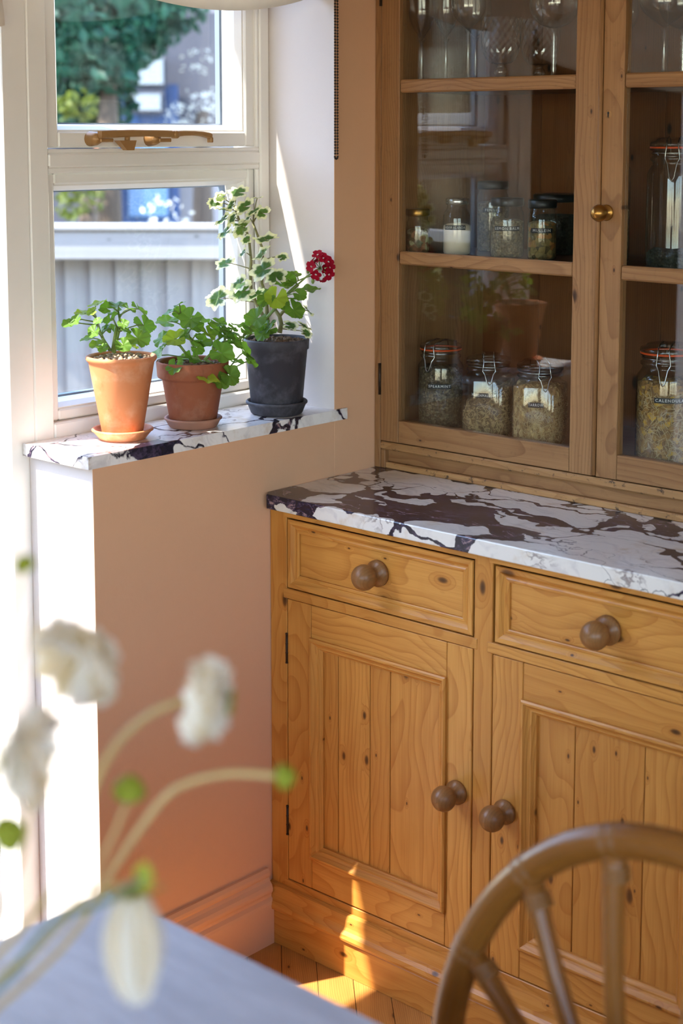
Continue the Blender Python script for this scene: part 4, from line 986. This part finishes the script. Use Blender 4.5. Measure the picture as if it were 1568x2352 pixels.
# --- pot 2
p2 = Vector((-.0730, -.7900, SZ)); T2 = (p2-CAM).dot(FWD)
saucer('brown terracotta saucer under the middle pot', p2, .043, .0545, .019, 'terra_sauc')
q2 = p2+Vector((0, 0, .0060)); H2 = .1190
r2_ = pot('potted_geranium', 'squat brown terracotta pot with a trailing ivy-leaved geranium, middle of the sill', q2,
    [(.0005, 0), (.0415, 0), (.043, .002), (.0570, H2-.036), (.0585, H2-.033), (.0645, H2-.031), (.0660, H2-.028), (.0675, H2-.003), (.0660, H2), (.0630, H2-.001), (.0615, H2-.004), (.060, H2-.03), (.0005, H2-.05)], 'terra_dark', .0600, H2-.010, 'grit2', 5)
rr = random.Random(12); base = q2+Vector((0, 0, H2-.012)); sb = MB(); S2 = []
for pts in ([(690, 860), (640, 700), (580, 570), (520, 420), (470, 300)], [(700, 870), (560, 820), (470, 700), (400, 630)], [(780, 880), (880, 780), (900, 660), (1000, 580)], [(760, 890), (740, 950), (800, 1090)], [(800, 880), (940, 960), (1050, 1060)], [(900, 720), (1040, 640), (1180, 640), (1260, 590), (1340, 520)]):
    w_ = [at(330+x*.1786, 670+y*.1786, T2-.01+.004*i) for i, (x, y) in enumerate(pts)]; sb.tube(w_, [.0030, .0028, .0025, .0021, .0018][:len(w_)], 8)
    for a, b_ in zip(w_[:-1], w_[1:]): S2 += [a.lerp(b_, k/4) for k in range(5)]
for x, y, d_ in ((460, 160, 150), (330, 270, 230), (300, 390, 260), (470, 270, 200), (600, 350, 270), (740, 370, 220), (230, 600, 240), (400, 610, 290), (260, 690, 160), (190, 820, 330), (400, 970, 210), (500, 870, 150), (630, 870, 240), (640, 640, 200), (760, 640, 240), (720, 550, 150), (830, 540, 200), (690, 720, 180), (950, 740, 160), (1000, 790, 300), (1110, 1080, 260), (830, 1130, 280), (780, 1250, 190), (990, 1150, 220), (960, 400, 190), (1020, 480, 150), (900, 480, 200), (1060, 570, 240), (1150, 640, 260), (1240, 430, 230), (1140, 470, 150), (1300, 770, 280), (1380, 890, 200), (1200, 900, 170), (1360, 450, 180), (1310, 500, 150), (540, 560, 180), (680, 450, 200), (1190, 560, 190)):
    low = y > 700
    c = put_leaf(r2_, 'ivy' if (x+y) % 3 else 'zonal', 330+x*.1786, 670+y*.1786, d_*.1786*1.04, T2-(.055 if y > 900 else .015), base, rr, faceup=.35 if low else .75); petiole(sb, near(S2, c), c)
obj('stem', sb, 'stem', r2_)
# --- pot 3
p3 = Vector((-.0560, -.5840, SZ)); T3 = (p3-CAM).dot(FWD)
saucer('dark charcoal clay saucer under the black pot', p3, .048, .0605, .0265, 'charc')
q3 = p3+Vector((0, 0, .0060)); H3 = .1420
r3 = pot('potted_geranium', 'charcoal clay pot with a tall variegated geranium and a red flower head', q3,
    [(.0005, 0), (.0480, 0), (.0495, .002), (.0605, H3-.022), (.0635, H3-.020), (.0640, H3-.003), (.0630, H3), (.0605, H3), (.0590, H3-.004), (.0570, H3-.03), (.0005, H3-.05)], 'charc', .0575, H3-.007, 'grit2', 6, .0038, 190)
rr = random.Random(13); base = q3+Vector((0, 0, H3-.012)); sb = MB(); gb = MB(); S3 = []
def P3(x, y, dt=0): return at(460+x*.2041, 420+y*.2041, T3+dt)
for pts, r0_, r1_, m_ in (([(770, 1640), (710, 1505), (620, 1340), (570, 1210), (560, 1000), (570, 870), (550, 680), (525, 560), (440, 430), (380, 270)], .0040, .0022, sb), ([(760, 1640), (745, 1380), (720, 1220), (690, 1130), (705, 920), (690, 720), (640, 580), (590, 450)], .0040, .0022, sb),
                     ([(890, 1690), (910, 1590), (890, 1500), (840, 1430)], .0050, .0036, sb), ([(890, 1500), (930, 1450), (960, 1440)], .0036, .0028, sb),
                     ([(470, 1780), (560, 1700), (640, 1640), (850, 1400), (960, 1270), (1100, 1140)], .0030, .0034, gb), ([(1100, 1140), (1200, 1050), (1290, 990), (1340, 960)], .0018, .0014, gb), ([(980, 1190), (1080, 1110), (1170, 1070), (1270, 1040)], .0014, .0012, gb)):
    n = len(pts); w_ = [P3(x, y, -.01 if m_ is gb else .004) for x, y in pts]; m_.tube(w_, [r0_+(r1_-r0_)*i/(n-1) for i in range(n)], 8)
    if pts[0] != (1100, 1140):
        for a, b_ in zip(w_[:-1], w_[1:]): S3 += [a.lerp(b_, k/4) for k in range(5)]
VAR = ((170, 220, 190), (250, 300, 190), (430, 110, 210), (230, 170, 160), (500, 270, 230), (600, 330, 190), (700, 340, 180), (350, 250, 150), (250, 420, 190), (280, 560, 220), (470, 520, 230), (440, 470, 150), (540, 400, 190), (370, 400, 160), (740, 640, 270), (700, 800, 230), (480, 790, 130), (280, 910, 220), (920, 840, 150), (710, 980, 310), (850, 1060, 240), (440, 1140, 230), (470, 1230, 270), (200, 1300, 290), (620, 1260, 210), (1210, 1440, 160), (1010, 1610, 180), (1160, 1610, 160), (1190, 1690, 130), (520, 640, 130), (640, 170, 120))
GRN = ((980, 1090, 190), (920, 1140, 170), (1220, 1210, 250), (740, 1300, 210), (850, 1300, 240), (1060, 1310, 160), (1050, 1430, 230), (1070, 1030, 130), (630, 1530, 250), (760, 1620, 200), (780, 1650, 150), (700, 1700, 170), (580, 1610, 170), (1120, 1260, 150), (930, 1370, 140))
for lst, kd, dt in ((VAR, 'cut', .0), (GRN, 'zonal', -.015)):
    for x, y, d_ in lst:
        c = put_leaf(r3, kd, 460+x*.2041, 420+y*.2041, d_*.2041*1.05, T3+dt, base, rr, faceup=.6, clear=True); petiole(sb if kd == 'cut' else gb, near(S3, c), c, .0010)
obj('stem', sb, 'stemw', r3); obj('stem', gb, 'stem', r3)
# red flower head: florets of five petals
fh = P3(1345, 960, -.012)
def floret_mesh(seed):
    r_ = random.Random(seed); b_ = MB()
    for k in range(5):
        a = 2*pi*k/5+r_.uniform(-.15, .15); V = []; Gc = []
        for i in range(5):
            for j in range(5):
                u, v_ = i/4, j/4-.5; rad = .0015+.0095*u; wd = .0095*sin(pi*(.12+.76*u))**.8
                V.append((rad*cos(a)-wd*v_*sin(a), rad*sin(a)+wd*v_*cos(a), .0035*u*u*(1-1.2*u)+.002*v_*v_+r_.uniform(0, .0006)+.002*u))
        b_.add(V, [(i*5+j, i*5+5+j, i*5+6+j, i*5+1+j) for i in range(4) for j in range(4)], None, True)
    return mesh(b_, 'floret', 'red')
FM = [floret_mesh(i) for i in range(3)]
ctr = P3(1345, 945, -.012); st_ = MB()
for k, (x, y) in enumerate(((1320, 810), (1270, 870), (1250, 940), (1385, 850), (1440, 890), (1340, 880), (1300, 1030), (1340, 1090), (1405, 1075), (1445, 1030), (1400, 960), (1300, 900), (1455, 950))):
    c = P3(x, y, -.012+rr.uniform(-.018, .012)); o_ = bpy.data.objects.new('floret', FM[k % 3]); COL.objects.link(o_); o_.parent = r3; o_.location = c-WORLD[r3.name]
    nv = (c-ctr).normalized()*1.0+(CAM-c).normalized()*.4; o_.rotation_euler = nv.to_track_quat('Z', 'Y').to_euler(); o_.scale = (1.12, 1.12, 1.12)
    st_.tube([fh, c], .0007, 5)
for x, y, a, b_ in ((1210, 990, 1280, 995), (1265, 1105, 1275, 1045)):
    c = P3(x, y, -.012); st_.blob(c, .0052, 7, (.7, .7, 1.15), .05); st_.tube([P3(a, b_, -.012), c], .0008, 5)
obj('flower_stalk', st_, 'stem', r3)

# ================================================================== TABLE
tx0, tx1, ty0, ty1 = .7855, 2.45, -3.05, -1.7115
tb = thing('dining_table', 'white topped dining table in the corner of the picture', 'table', (1.5, -2.4, 0))
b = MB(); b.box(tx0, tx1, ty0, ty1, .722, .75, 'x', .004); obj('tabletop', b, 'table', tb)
obj('apron', MB().box(tx0+.06, tx1-.06, ty0+.06, ty0+.085, .63, .722, 'x').box(tx0+.06, tx1-.06, ty1-.085, ty1-.06, .63, .722, 'x').box(tx0+.06, tx0+.085, ty0+.085, ty1-.085, .63, .722, 'y').box(tx1-.085, tx1-.06, ty0+.085, ty1-.085, .63, .722, 'y'), 'white', tb)
for x in (tx0+.08, tx1-.08):
    for y in (ty0+.08, ty1-.08):
        obj('leg', MB().lathe([(.022, .001), (.026, .02), (.024, .08), (.034, .45), (.030, .50), (.038, .54), (.038, .63)], 20, (x, y, 0), caps=True), 'white', tb)

# ================================================================== RATTAN CHAIR
CXc, CYc = 1.365, -1.50
ch = thing('rattan_chair', 'bent rattan chair with a spoked hoop back tucked under the table', 'chair', (CXc, CYc-.2, 0))
def hoop(a): return Vector((CXc+.272*cos(a), CYc+.02*sin(a), .585+.310*sin(a) if sin(a) >= 0 else .585+.13*sin(a)/1.0))
b = MB(); pts = [Vector((CXc+.240, CYc-.005, .455)), Vector((CXc+.264, CYc, .52))]+[hoop(pi*i/40) for i in range(41)]+[Vector((CXc-.264, CYc, .52)), Vector((CXc-.240, CYc-.005, .455))]
rad = [.0178*(1+.06*math.exp(-((i % 9)-4.5)**2*1.5)*0) for i in range(len(pts))]; b.tube(pts, rad, 16); obj('back_hoop', b, 'bamboo', ch)
fx_, fz = CXc+.045, .475
for a, xb in ((155.5, 1.4300), (130.5, 1.3900), (106.5, 1.3620), (83, 1.3400), (60, 1.3150), (34, 1.2900)):
    a_ = math.radians(a); p = hoop(a_); q = Vector((xb, CYc-.004-.03*abs(cos(a_*3)), fz))
    b = MB(); n = 12; P = []
    for i in range(n+1):
        u = i/n; P.append(p.lerp(q, u)+Vector((.012*sin(pi*u)*(1 if cos(a_) < 0 else -1)*-1, -.004*sin(pi*u), 0)))
    rd = [.0132-.0026*min(1, u*5/n) for u in range(n+1)]; b.tube(P, rd, 12); obj('spindle', b, 'bamboo', ch)
    b = MB(); d_ = (hoop(a_+.02)-hoop(a_-.02)).normalized()
    for k in (-.008, -.0045, .0045, .008): b.tube([p+d_*(k-.0014), p+d_*k, p+d_*(k+.0014)], [.0176, .0184, .0176], 18)
    e_ = (q-p).normalized()
    for k in range(3): b.tube([p+e_*(.026+k*.0055-.0024), p+e_*(.026+k*.0055), p+e_*(.026+k*.0055+.0024)], [.0128, .0142, .0128], 14)
    obj('binding', b, 'cane', ch)
b = MB(); b.tube([(CXc+.235*cos(2*pi*i/40), CYc-.19+.215*sin(2*pi*i/40), .450) for i in range(40)], .017, 12, True); obj('seat_ring', b, 'bamboo', ch)
b = MB(); b.lathe([(.0005, .446), (.12, .448), (.222, .454), (.222, .442), (.0005, .436)], 40, (CXc, CYc-.19, 0), sy=.92); obj('seat', b, 'cane', ch)
for sx, sy in ((-1, 1), (1, 1), (-1, -1), (1, -1)):
    b = MB(); b.tube([(CXc+sx*.175, CYc-.19+sy*.155, .438), (CXc+sx*.195, CYc-.19+sy*.175, .22), (CXc+sx*.215, CYc-.19+sy*.195, .003)], [.015, .0155, .0145], 12); obj('leg', b, 'bamboo', ch)
b = MB(); b.tube([(CXc+.20*cos(2*pi*i/32), CYc-.19+.18*sin(2*pi*i/32), .20) for i in range(32)], .010, 10, True); obj('stretcher_ring', b, 'bamboo', ch)

# ================================================================== FLOWERS IN A VASE
vb = Vector((1.2300, -2.2950, .7503))
vs_ = MB().lathe([(.0005, .0), (.040, 0), (.046, .003), (.056, .035), (.060, .070), (.052, .110), (.034, .145), (.027, .165), (.031, .185), (.033, .190), (.030, .190), (.025, .168), (.030, .146), (.048, .110), (.056, .07), (.050, .035), (.0005, .012)], 36)
tag(obj('flower_vase', vs_, 'vase', at=vb), 'small grey glazed vase on the white table holding the cut flowers', 'vase')
MOUTH = vb+Vector((0, 0, .185))
def smooth(pts, k=5):
    pts = [Vector(p) for p in pts]; out = []
    for i in range(len(pts)-1):
        p0, p1, p2_, p3_ = pts[max(i-1, 0)], pts[i], pts[i+1], pts[min(i+2, len(pts)-1)]
        for j in range(k):
            u = j/k; out.append(.5*((2*p1)+(p2_-p0)*u+(2*p0-5*p1+4*p2_-p3_)*u*u+(3*p1-p0-3*p2_+p3_)*u**3))
    return out+[pts[-1]]
def cut_flower(label, t_, pts, kind, R, dirn, seed, thick=.0016, stemmat='fstem', wrap=1.0, grp=None):
    """stem from the vase mouth through photo points to a flower head facing dirn"""
    rr = random.Random(seed); jx = Vector((rr.uniform(-.014, .014), rr.uniform(-.014, .014), 0))
    W_ = [vb+jx*.4+Vector((0, 0, .02)), MOUTH+jx]+[at(x, y, t_) for x, y in pts]; head = W_[-1]
    root = thing('cut_flower', label, 'flower', vb+Vector((0, 0, .02))); A = head
    sm = smooth(W_); obj('stem', MB().tube(sm, thick, 8), stemmat, root)
    D_ = Vector(dirn).normalized(); rot = D_.to_track_quat('Z', 'Y').to_euler()
    if kind == 'bloom' or kind == 'closed':
        lay = ((9, .75, .40), (11, .48, .62), (13, .28, .82), (15, .08, 1.0), (13, -.16, .92)) if kind == 'bloom' else ((6, 0, .9), (7, .25, 1.0), (8, .5, .95))
        for li, (n, ele, ln) in enumerate(lay):
            for k in range(n):
                a = 2*pi*(k+.5*(li % 2))/n+rr.uniform(-.14, .14); b_ = MB(); V = []; L_ = R*ln*rr.uniform(.9, 1.1)
                wd = R*(.34 if kind == 'bloom' else .40)*rr.uniform(.9, 1.15); el = ele+rr.uniform(-.14, .14); curl = rr.uniform(.1, .5)
                for i in range(7):
                    u = i/6
                    for j in range(6):
                        v_ = j/5-.5
                        if kind == 'bloom':
                            w_ = wd*(.25+1.0*u)*(1 if u < .9 else .85); e_ = el-curl*u*u; rp = .003+L_*u*cos(e_)*(1-.10*v_*v_*4*u); zp = L_*u*sin(e_)-.004*li*.3+.10*R*sin(7*v_+k*1.7)*u*u+.05*R*sin(17*v_+k)*u**3
                        else:
                            w_ = wd*sin(pi*(.18+.66*u)); rp = R*(.10+.30*sin(pi*(.12+.80*u)))*(1+.12*li); zp = L_*1.9*u+.04*R*sin(9*v_+k)*u
                        V.append((rp*cos(a)-w_*v_*2*sin(a), rp*sin(a)+w_*v_*2*cos(a), zp))
                b_.add(V, [(i*6+j, i*6+6+j, i*6+7+j, i*6+1+j) for i in range(6) for j in range(5)], None, True)
                obj('petal', b_, 'petal' if (k+li) % 4 else 'petal2', root, at=A, rot=rot)
    b_ = MB()
    if kind == 'bud':
        b_.lathe([(.0004, -R*.5), (R*.55, -R*.42), (R*.9, -R*.05), (R*.8, R*.35), (R*.45, R*.75), (.0004, R*.95)], 14)
        for k in range(6):
            a = pi*k/3; b_.add([(R*.5*cos(a-.4), R*.5*sin(a-.4), -R*.4), (R*.5*cos(a+.4), R*.5*sin(a+.4), -R*.4), (R*1.05*cos(a), R*1.05*sin(a), R*.1*(k % 2)), ], [(0, 1, 2)])
        obj('bud', b_, 'sepal', root, at=A, rot=rot)
    elif kind == 'leaf':
        V = [(0, -R, 0), (R*.75, -R*.2, .1*R), (R*.55, R*.6, .2*R), (0, R*1.1, .1*R), (-R*.6, R*.5, .15*R), (-R*.7, -R*.3, .1*R), (0, 0, -.1*R)]
        b_.add(V, [(6, i, (i+1) % 6) for i in range(6)], None, True); obj('leaf', b_, 'sepal', root, at=A, rot=rot)
    else:
        for k in range(7):
            a = 2*pi*k/7; rad = R*.5
            b_.add([(.10*R*cos(a-.6), .10*R*sin(a-.6), -.16*R), (.10*R*cos(a+.6), .10*R*sin(a+.6), -.16*R), (rad*cos(a+.28), rad*sin(a+.28), -.10*R), (rad*1.5*cos(a), rad*1.5*sin(a), -.22*R), (rad*cos(a-.28), rad*sin(a-.28), -.10*R)], [(0, 1, 2, 3, 4)])
        b_.lathe([(.0004, -.26*R), (.12*R, -.22*R), (.16*R, -.1*R), (.0004, 0)], 10); obj('sepals', b_, 'sepal', root, at=A, rot=rot)
        if kind == 'bloom':
            b_ = MB(); st = random.getstate(); random.seed(seed)
            for k in range(26):
                q = R*.26*sqrt(k/26); a = k*2.4; b_.blob((q*cos(a), q*sin(a), R*.30), R*.055, 5, jit=.1)
            random.setstate(st); obj('flower_centre', b_, 'sepal', root, at=A, rot=rot)
    return root
toc = -FWD
cut_flower('white flower seen from behind, its head highest of the blooms at the left', 1.06, [(20, 2050), (70, 1760), (125, 1590), (198, 1500)], 'bloom', .0330, (RGT*.45+UPV*.42+FWD*.62), 1)
cut_flower('large white flower cut off by the picture edge', 1.00, [(-60, 2150), (-50, 1900), (-20, 1775), (42, 1738)], 'bloom', .0320, (RGT*-.85+UPV*.1-FWD*.1), 2)
cut_flower('white flower in profile on a long curved stem before the pink wall', 1.08, [(110, 2060), (235, 1760), (330, 1650), (420, 1612), (500, 1612)], 'bloom', .0300, (RGT*.93+UPV*-.08-FWD*.10), 3, .0026)
cut_flower('drooping half-closed cream flower in front of the table corner', 1.00, [(70, 2180), (150, 2090), (235, 2040), (290, 2035), (303, 2062)], 'closed', .0310, (UPV*-1+RGT*.05-FWD*.12), 4)
cut_flower('green bud on a short straight stem below the profile flower', 1.08, [(150, 2120), (240, 1960), (285, 1860), (296, 1820)], 'bud', .0130, (UPV+RGT*.1), 5, .0015)
cut_flower('small green bud at the tip of a long bent stem before the cabinet', 1.12, [(140, 2180), (262, 1990), (370, 1840), (440, 1795), (540, 1776), (648, 1785)], 'bud', .0105, (RGT+UPV*.2), 6, .0024)
cut_flower('bright green leaf-like bud at the left before the white post', 1.02, [(-40, 1900), (-10, 1600), (30, 1400), (58, 1300)], 'bud', .0085, (UPV*.9+RGT*-.5), 7, .0008)
cut_flower('tiny purple green bud before the sunlit wall end', 1.02, [(-30, 1900), (20, 1600), (90, 1400), (153, 1282)], 'bud', .0040, (UPV+RGT*.2), 8, .0005)
cut_flower('dark green seed head low at the left picture edge', 1.00, [(-80, 2150), (-60, 2020), (-10, 1950), (14, 1918)], 'bud', .0140, (UPV*.4+RGT*.8), 9, .0013, 'fstemd')
cut_flower('forked grey green twig crossing the tabletop', .98, [(0, 2265), (60, 2190), (140, 2105), (230, 2075), (330, 2015)], 'leaf', .0090, (UPV*.2-FWD), 10, .0022, 'fstemd')

# ================================================================== THE GARDEN
struct('ground', MB().box(-16, -.30, -9, 16, -.40, -.20, c=0).box(-.30, 6, -9, RY-.40, -.40, -.20, c=0), 'paving')
# fence: boards behind a capped rail
fA, fB = Vector((-2.70, .99, 0)), Vector((-2.265, 1.381, 0)); fd = (fB-fA).normalized(); fn = Vector((fd.y, -fd.x, 0))
fang = math.atan2(fd.y, fd.x)
fc = thing('garden_fence', 'silvered timber fence with a broad top rail outside the window', 'fence', (fA.x, fA.y, -.2)); fc.rotation_euler = (0, 0, fang)
def fpart(name, mb, mat='fence'):
    o_ = bpy.data.objects.new(name, mesh(mb, name, mat)); COL.objects.link(o_); o_.parent = fc; return o_
fpart('rail', MB().box(-1.3, 1.6, -.045, .055, 1.305, 1.415, 'x', .006)); fpart('cap', MB().box(-1.3, 1.6, -.06, .10, 1.4155, 1.437, 'x', .006))
x = -1.3; k = 0; rr = random.Random(2)
while x < 1.55:
    wd = .098; b = MB(); z1 = 1.36+rr.uniform(-.01, .01); b.prism([(x, .060), (x+wd+.012, .086), (x+wd+.012, .094), (x, .082)], 'z', .02, z1, 'z'); fpart('fence_board', b); x += wd; k += 1
for x in (-1.2, .1, 1.45): fpart('fence_post', MB().box(x, x+.09, .096, .186, .0, 1.42, 'z', .004))
hb = thing('added_hedge', 'dark clipped hedge, added to darken the cabinet reflections and cut sky light at the door', 'hedge', (-4.2, -5.2, -.2)); b = MB(); rr = random.Random(9)
b.box(-5.1, -3.7, -9.0, -2.6, -.19, 2.9, c=.1); b.box(-3.7, -.5, -7.2, -6.4, -.19, 3.0, c=.1)  # added hedge: long leg darkens reflections, return leg cuts sky at the door
for k in range(13000):
    f_ = rr.random(); p = Vector((rr.uniform(-3.7, -.5), -6.4+rr.uniform(-.06, .06), rr.uniform(-.15, 3.0))) if k > 9000 else Vector((-3.7+rr.uniform(-.06, .06), rr.uniform(-9, -2.6), rr.uniform(-.15, 2.9))) if f_ < .6 else (Vector((rr.uniform(-5.1, -3.7), rr.uniform(-9, -2.6), 2.9+rr.uniform(-.06, .06))) if f_ < .8 else Vector((rr.uniform(-5.1, -3.7), -2.6+rr.uniform(-.06, .06), rr.uniform(-.15, 2.9))))
    nv = Vector((rr.uniform(-1, 1), rr.uniform(-1, 1), rr.uniform(-.3, 1))).normalized(); a = nv.orthogonal().normalized()*rr.uniform(.03, .06); e = nv.cross(a)*.6
    b.add([p-a, p+e, p+a, p-e], [(0, 1, 2, 3)])
o = obj('foliage', b, 'hedge', hb); o['kind'] = 'stuff'
# neighbour's house
def wbox(mb, c, dx, dy, dz, ang): 
    V = []; ca, sa = cos(ang), sin(ang)
    for z in (0, dz):
        for (a, e) in ((-dx/2, 0), (dx/2, 0), (dx/2, dy), (-dx/2, dy)): V.append((c[0]+a*ca-e*sa, c[1]+a*sa+e*ca, c[2]+z))
    mb.add(V, [(0, 3, 2, 1), (4, 5, 6, 7), (0, 1, 5, 4), (1, 2, 6, 5), (2, 3, 7, 6), (3, 0, 4, 7)]); return mb
HT = 12.0; hang = math.atan2(RGT.y, RGT.x)
hs = thing('neighbour_house', "neighbour's grey rendered house with a blue painted back door beyond the fence", 'house', tuple(at(350, 450, HT)[:2])+(-.2,))
c = at(455, 300, HT+.25); obj('wall', wbox(MB(), (c.x, c.y, -.2), 1.60, 2.0, 3.4, hang), 'stone', hs)
c = at(215, 300, HT+.45); obj('extension_wall', wbox(MB(), (c.x, c.y, -.2), 1.2, 1.8, 2.2, hang), 'brick', hs)
c = at(330, 300, HT+.1); dr_ = obj('door_panel', wbox(MB(), (c.x, c.y, -.2), .52, .08, 2.15, hang), 'bluep', hs)
c = at(338, 300, HT+.05); obj('door_glass', wbox(MB(), (c.x, c.y, .95), .30, .03, .55, hang), 'dglass', dr_)
c = at(232, 300, HT-.05); obj('door_post', wbox(MB(), (c.x, c.y, -.2), .09, .09, 2.1, hang), 'orangep', hs)
for x, y, dx, dz in ((346, 202, .19, .26), (334, 262, .23, .18)):
    c = at(x, y, HT+.0); fr_ = obj('window', wbox(MB(), (c.x, c.y, c.z), dx+.05, .06, dz, hang), 'brick', hs); c2 = at(x, y, HT-.02); obj('window_pane', wbox(MB(), (c2.x, c2.y, c2.z+.03), dx, .02, dz-.06, hang), 'wglass', fr_)
c = at(320, 300, HT+.2); obj('wall_dark', wbox(MB(), (c.x, c.y, 1.55), 1.5, 1.2, .95, hang), 'brick', hs)
def tree(name, label, cat, spots, n, mat, size, seed, trunk=None):
    """leaf cards gathered in clumps: spots = (px, py, depth, radius)"""
    rr = random.Random(seed); c0 = at(*spots[0][:3]); root = thing(name, label, cat, (c0.x, c0.y, -.2)); b_ = MB()
    for (px, py, t_, R) in spots:
        c = at(px, py, t_)
        for k in range(int(n*R*R)):
            d_ = Vector((rr.gauss(0, 1), rr.gauss(0, 1), rr.gauss(0, 1))).normalized()*R*rr.uniform(.35, 1.0)**.6; d_.z *= .8; p = c+d_
            nv = Vector((rr.uniform(-1, 1), rr.uniform(-1, 1), rr.uniform(-.3, 1))).normalized(); a = nv.orthogonal().normalized(); e = nv.cross(a); th = rr.uniform(0, 6); a, e = a*cos(th)+e*sin(th), e*cos(th)-a*sin(th); s_ = size*rr.uniform(.6, 1.3)
            b_.add([p-a*s_, p+e*s_*.55+nv*s_*.12, p+a*s_, p-e*s_*.55+nv*s_*.12], [(0, 1, 2, 3)])
    o_ = obj('foliage', b_, mat, root); o_['kind'] = 'stuff'
    tk = MB(); top = c0; tk.tube([(c0.x, c0.y, -.2), (c0.x+.05, c0.y, (c0.z-.2)*.5), (c0.x, c0.y+.05, c0.z)], [.11, .08, .04], 8); obj('trunk', tk, 'bark', root); return root
tree('garden_tree', 'dense dark teal green tree filling the upper window pane', 'tree', [(230, 60, 9.2, .30), (160, 60, 9.4, .32), (170, 150, 9.3, .28), (255, 150, 9.2, .22), (330, 40, 9.5, .28), (395, 10, 9.6, .22), (200, 235, 9.4, .20), (285, 90, 9.6, .28), (150, -20, 9.8, .4), (330, -60, 9.8, .35), (230, -40, 9.9, .4), (160, -180, 10, .8), (400, -200, 10.3, .8), (90, 180, 9.8, .45), (250, 228, 9.5, .20), (160, 262, 9.6, .20), (225, 270, 9.7, .16)], 4200, 'tleaf', .048, 1)
tree('sunlit_shrub', 'yellow green sunlit shrub beside the orange post beyond the fence', 'shrub', [(185, 455, 9.0, .16), (165, 400, 9.1, .14), (180, 240, 8.9, .12), (150, 250, 8.9, .10)], 4000, 'tleaf2', .035, 2)
tree('flowering_shrub', 'pale flowering shrub in front of the grey house wall', 'shrub', [(450, 255, 9.6, .17), (385, 495, 8.4, .14), (480, 235, 9.6, .12), (410, 265, 9.6, .12), (450, 140, 9.8, .12)], 2600, 'tleaf3', .017, 3)
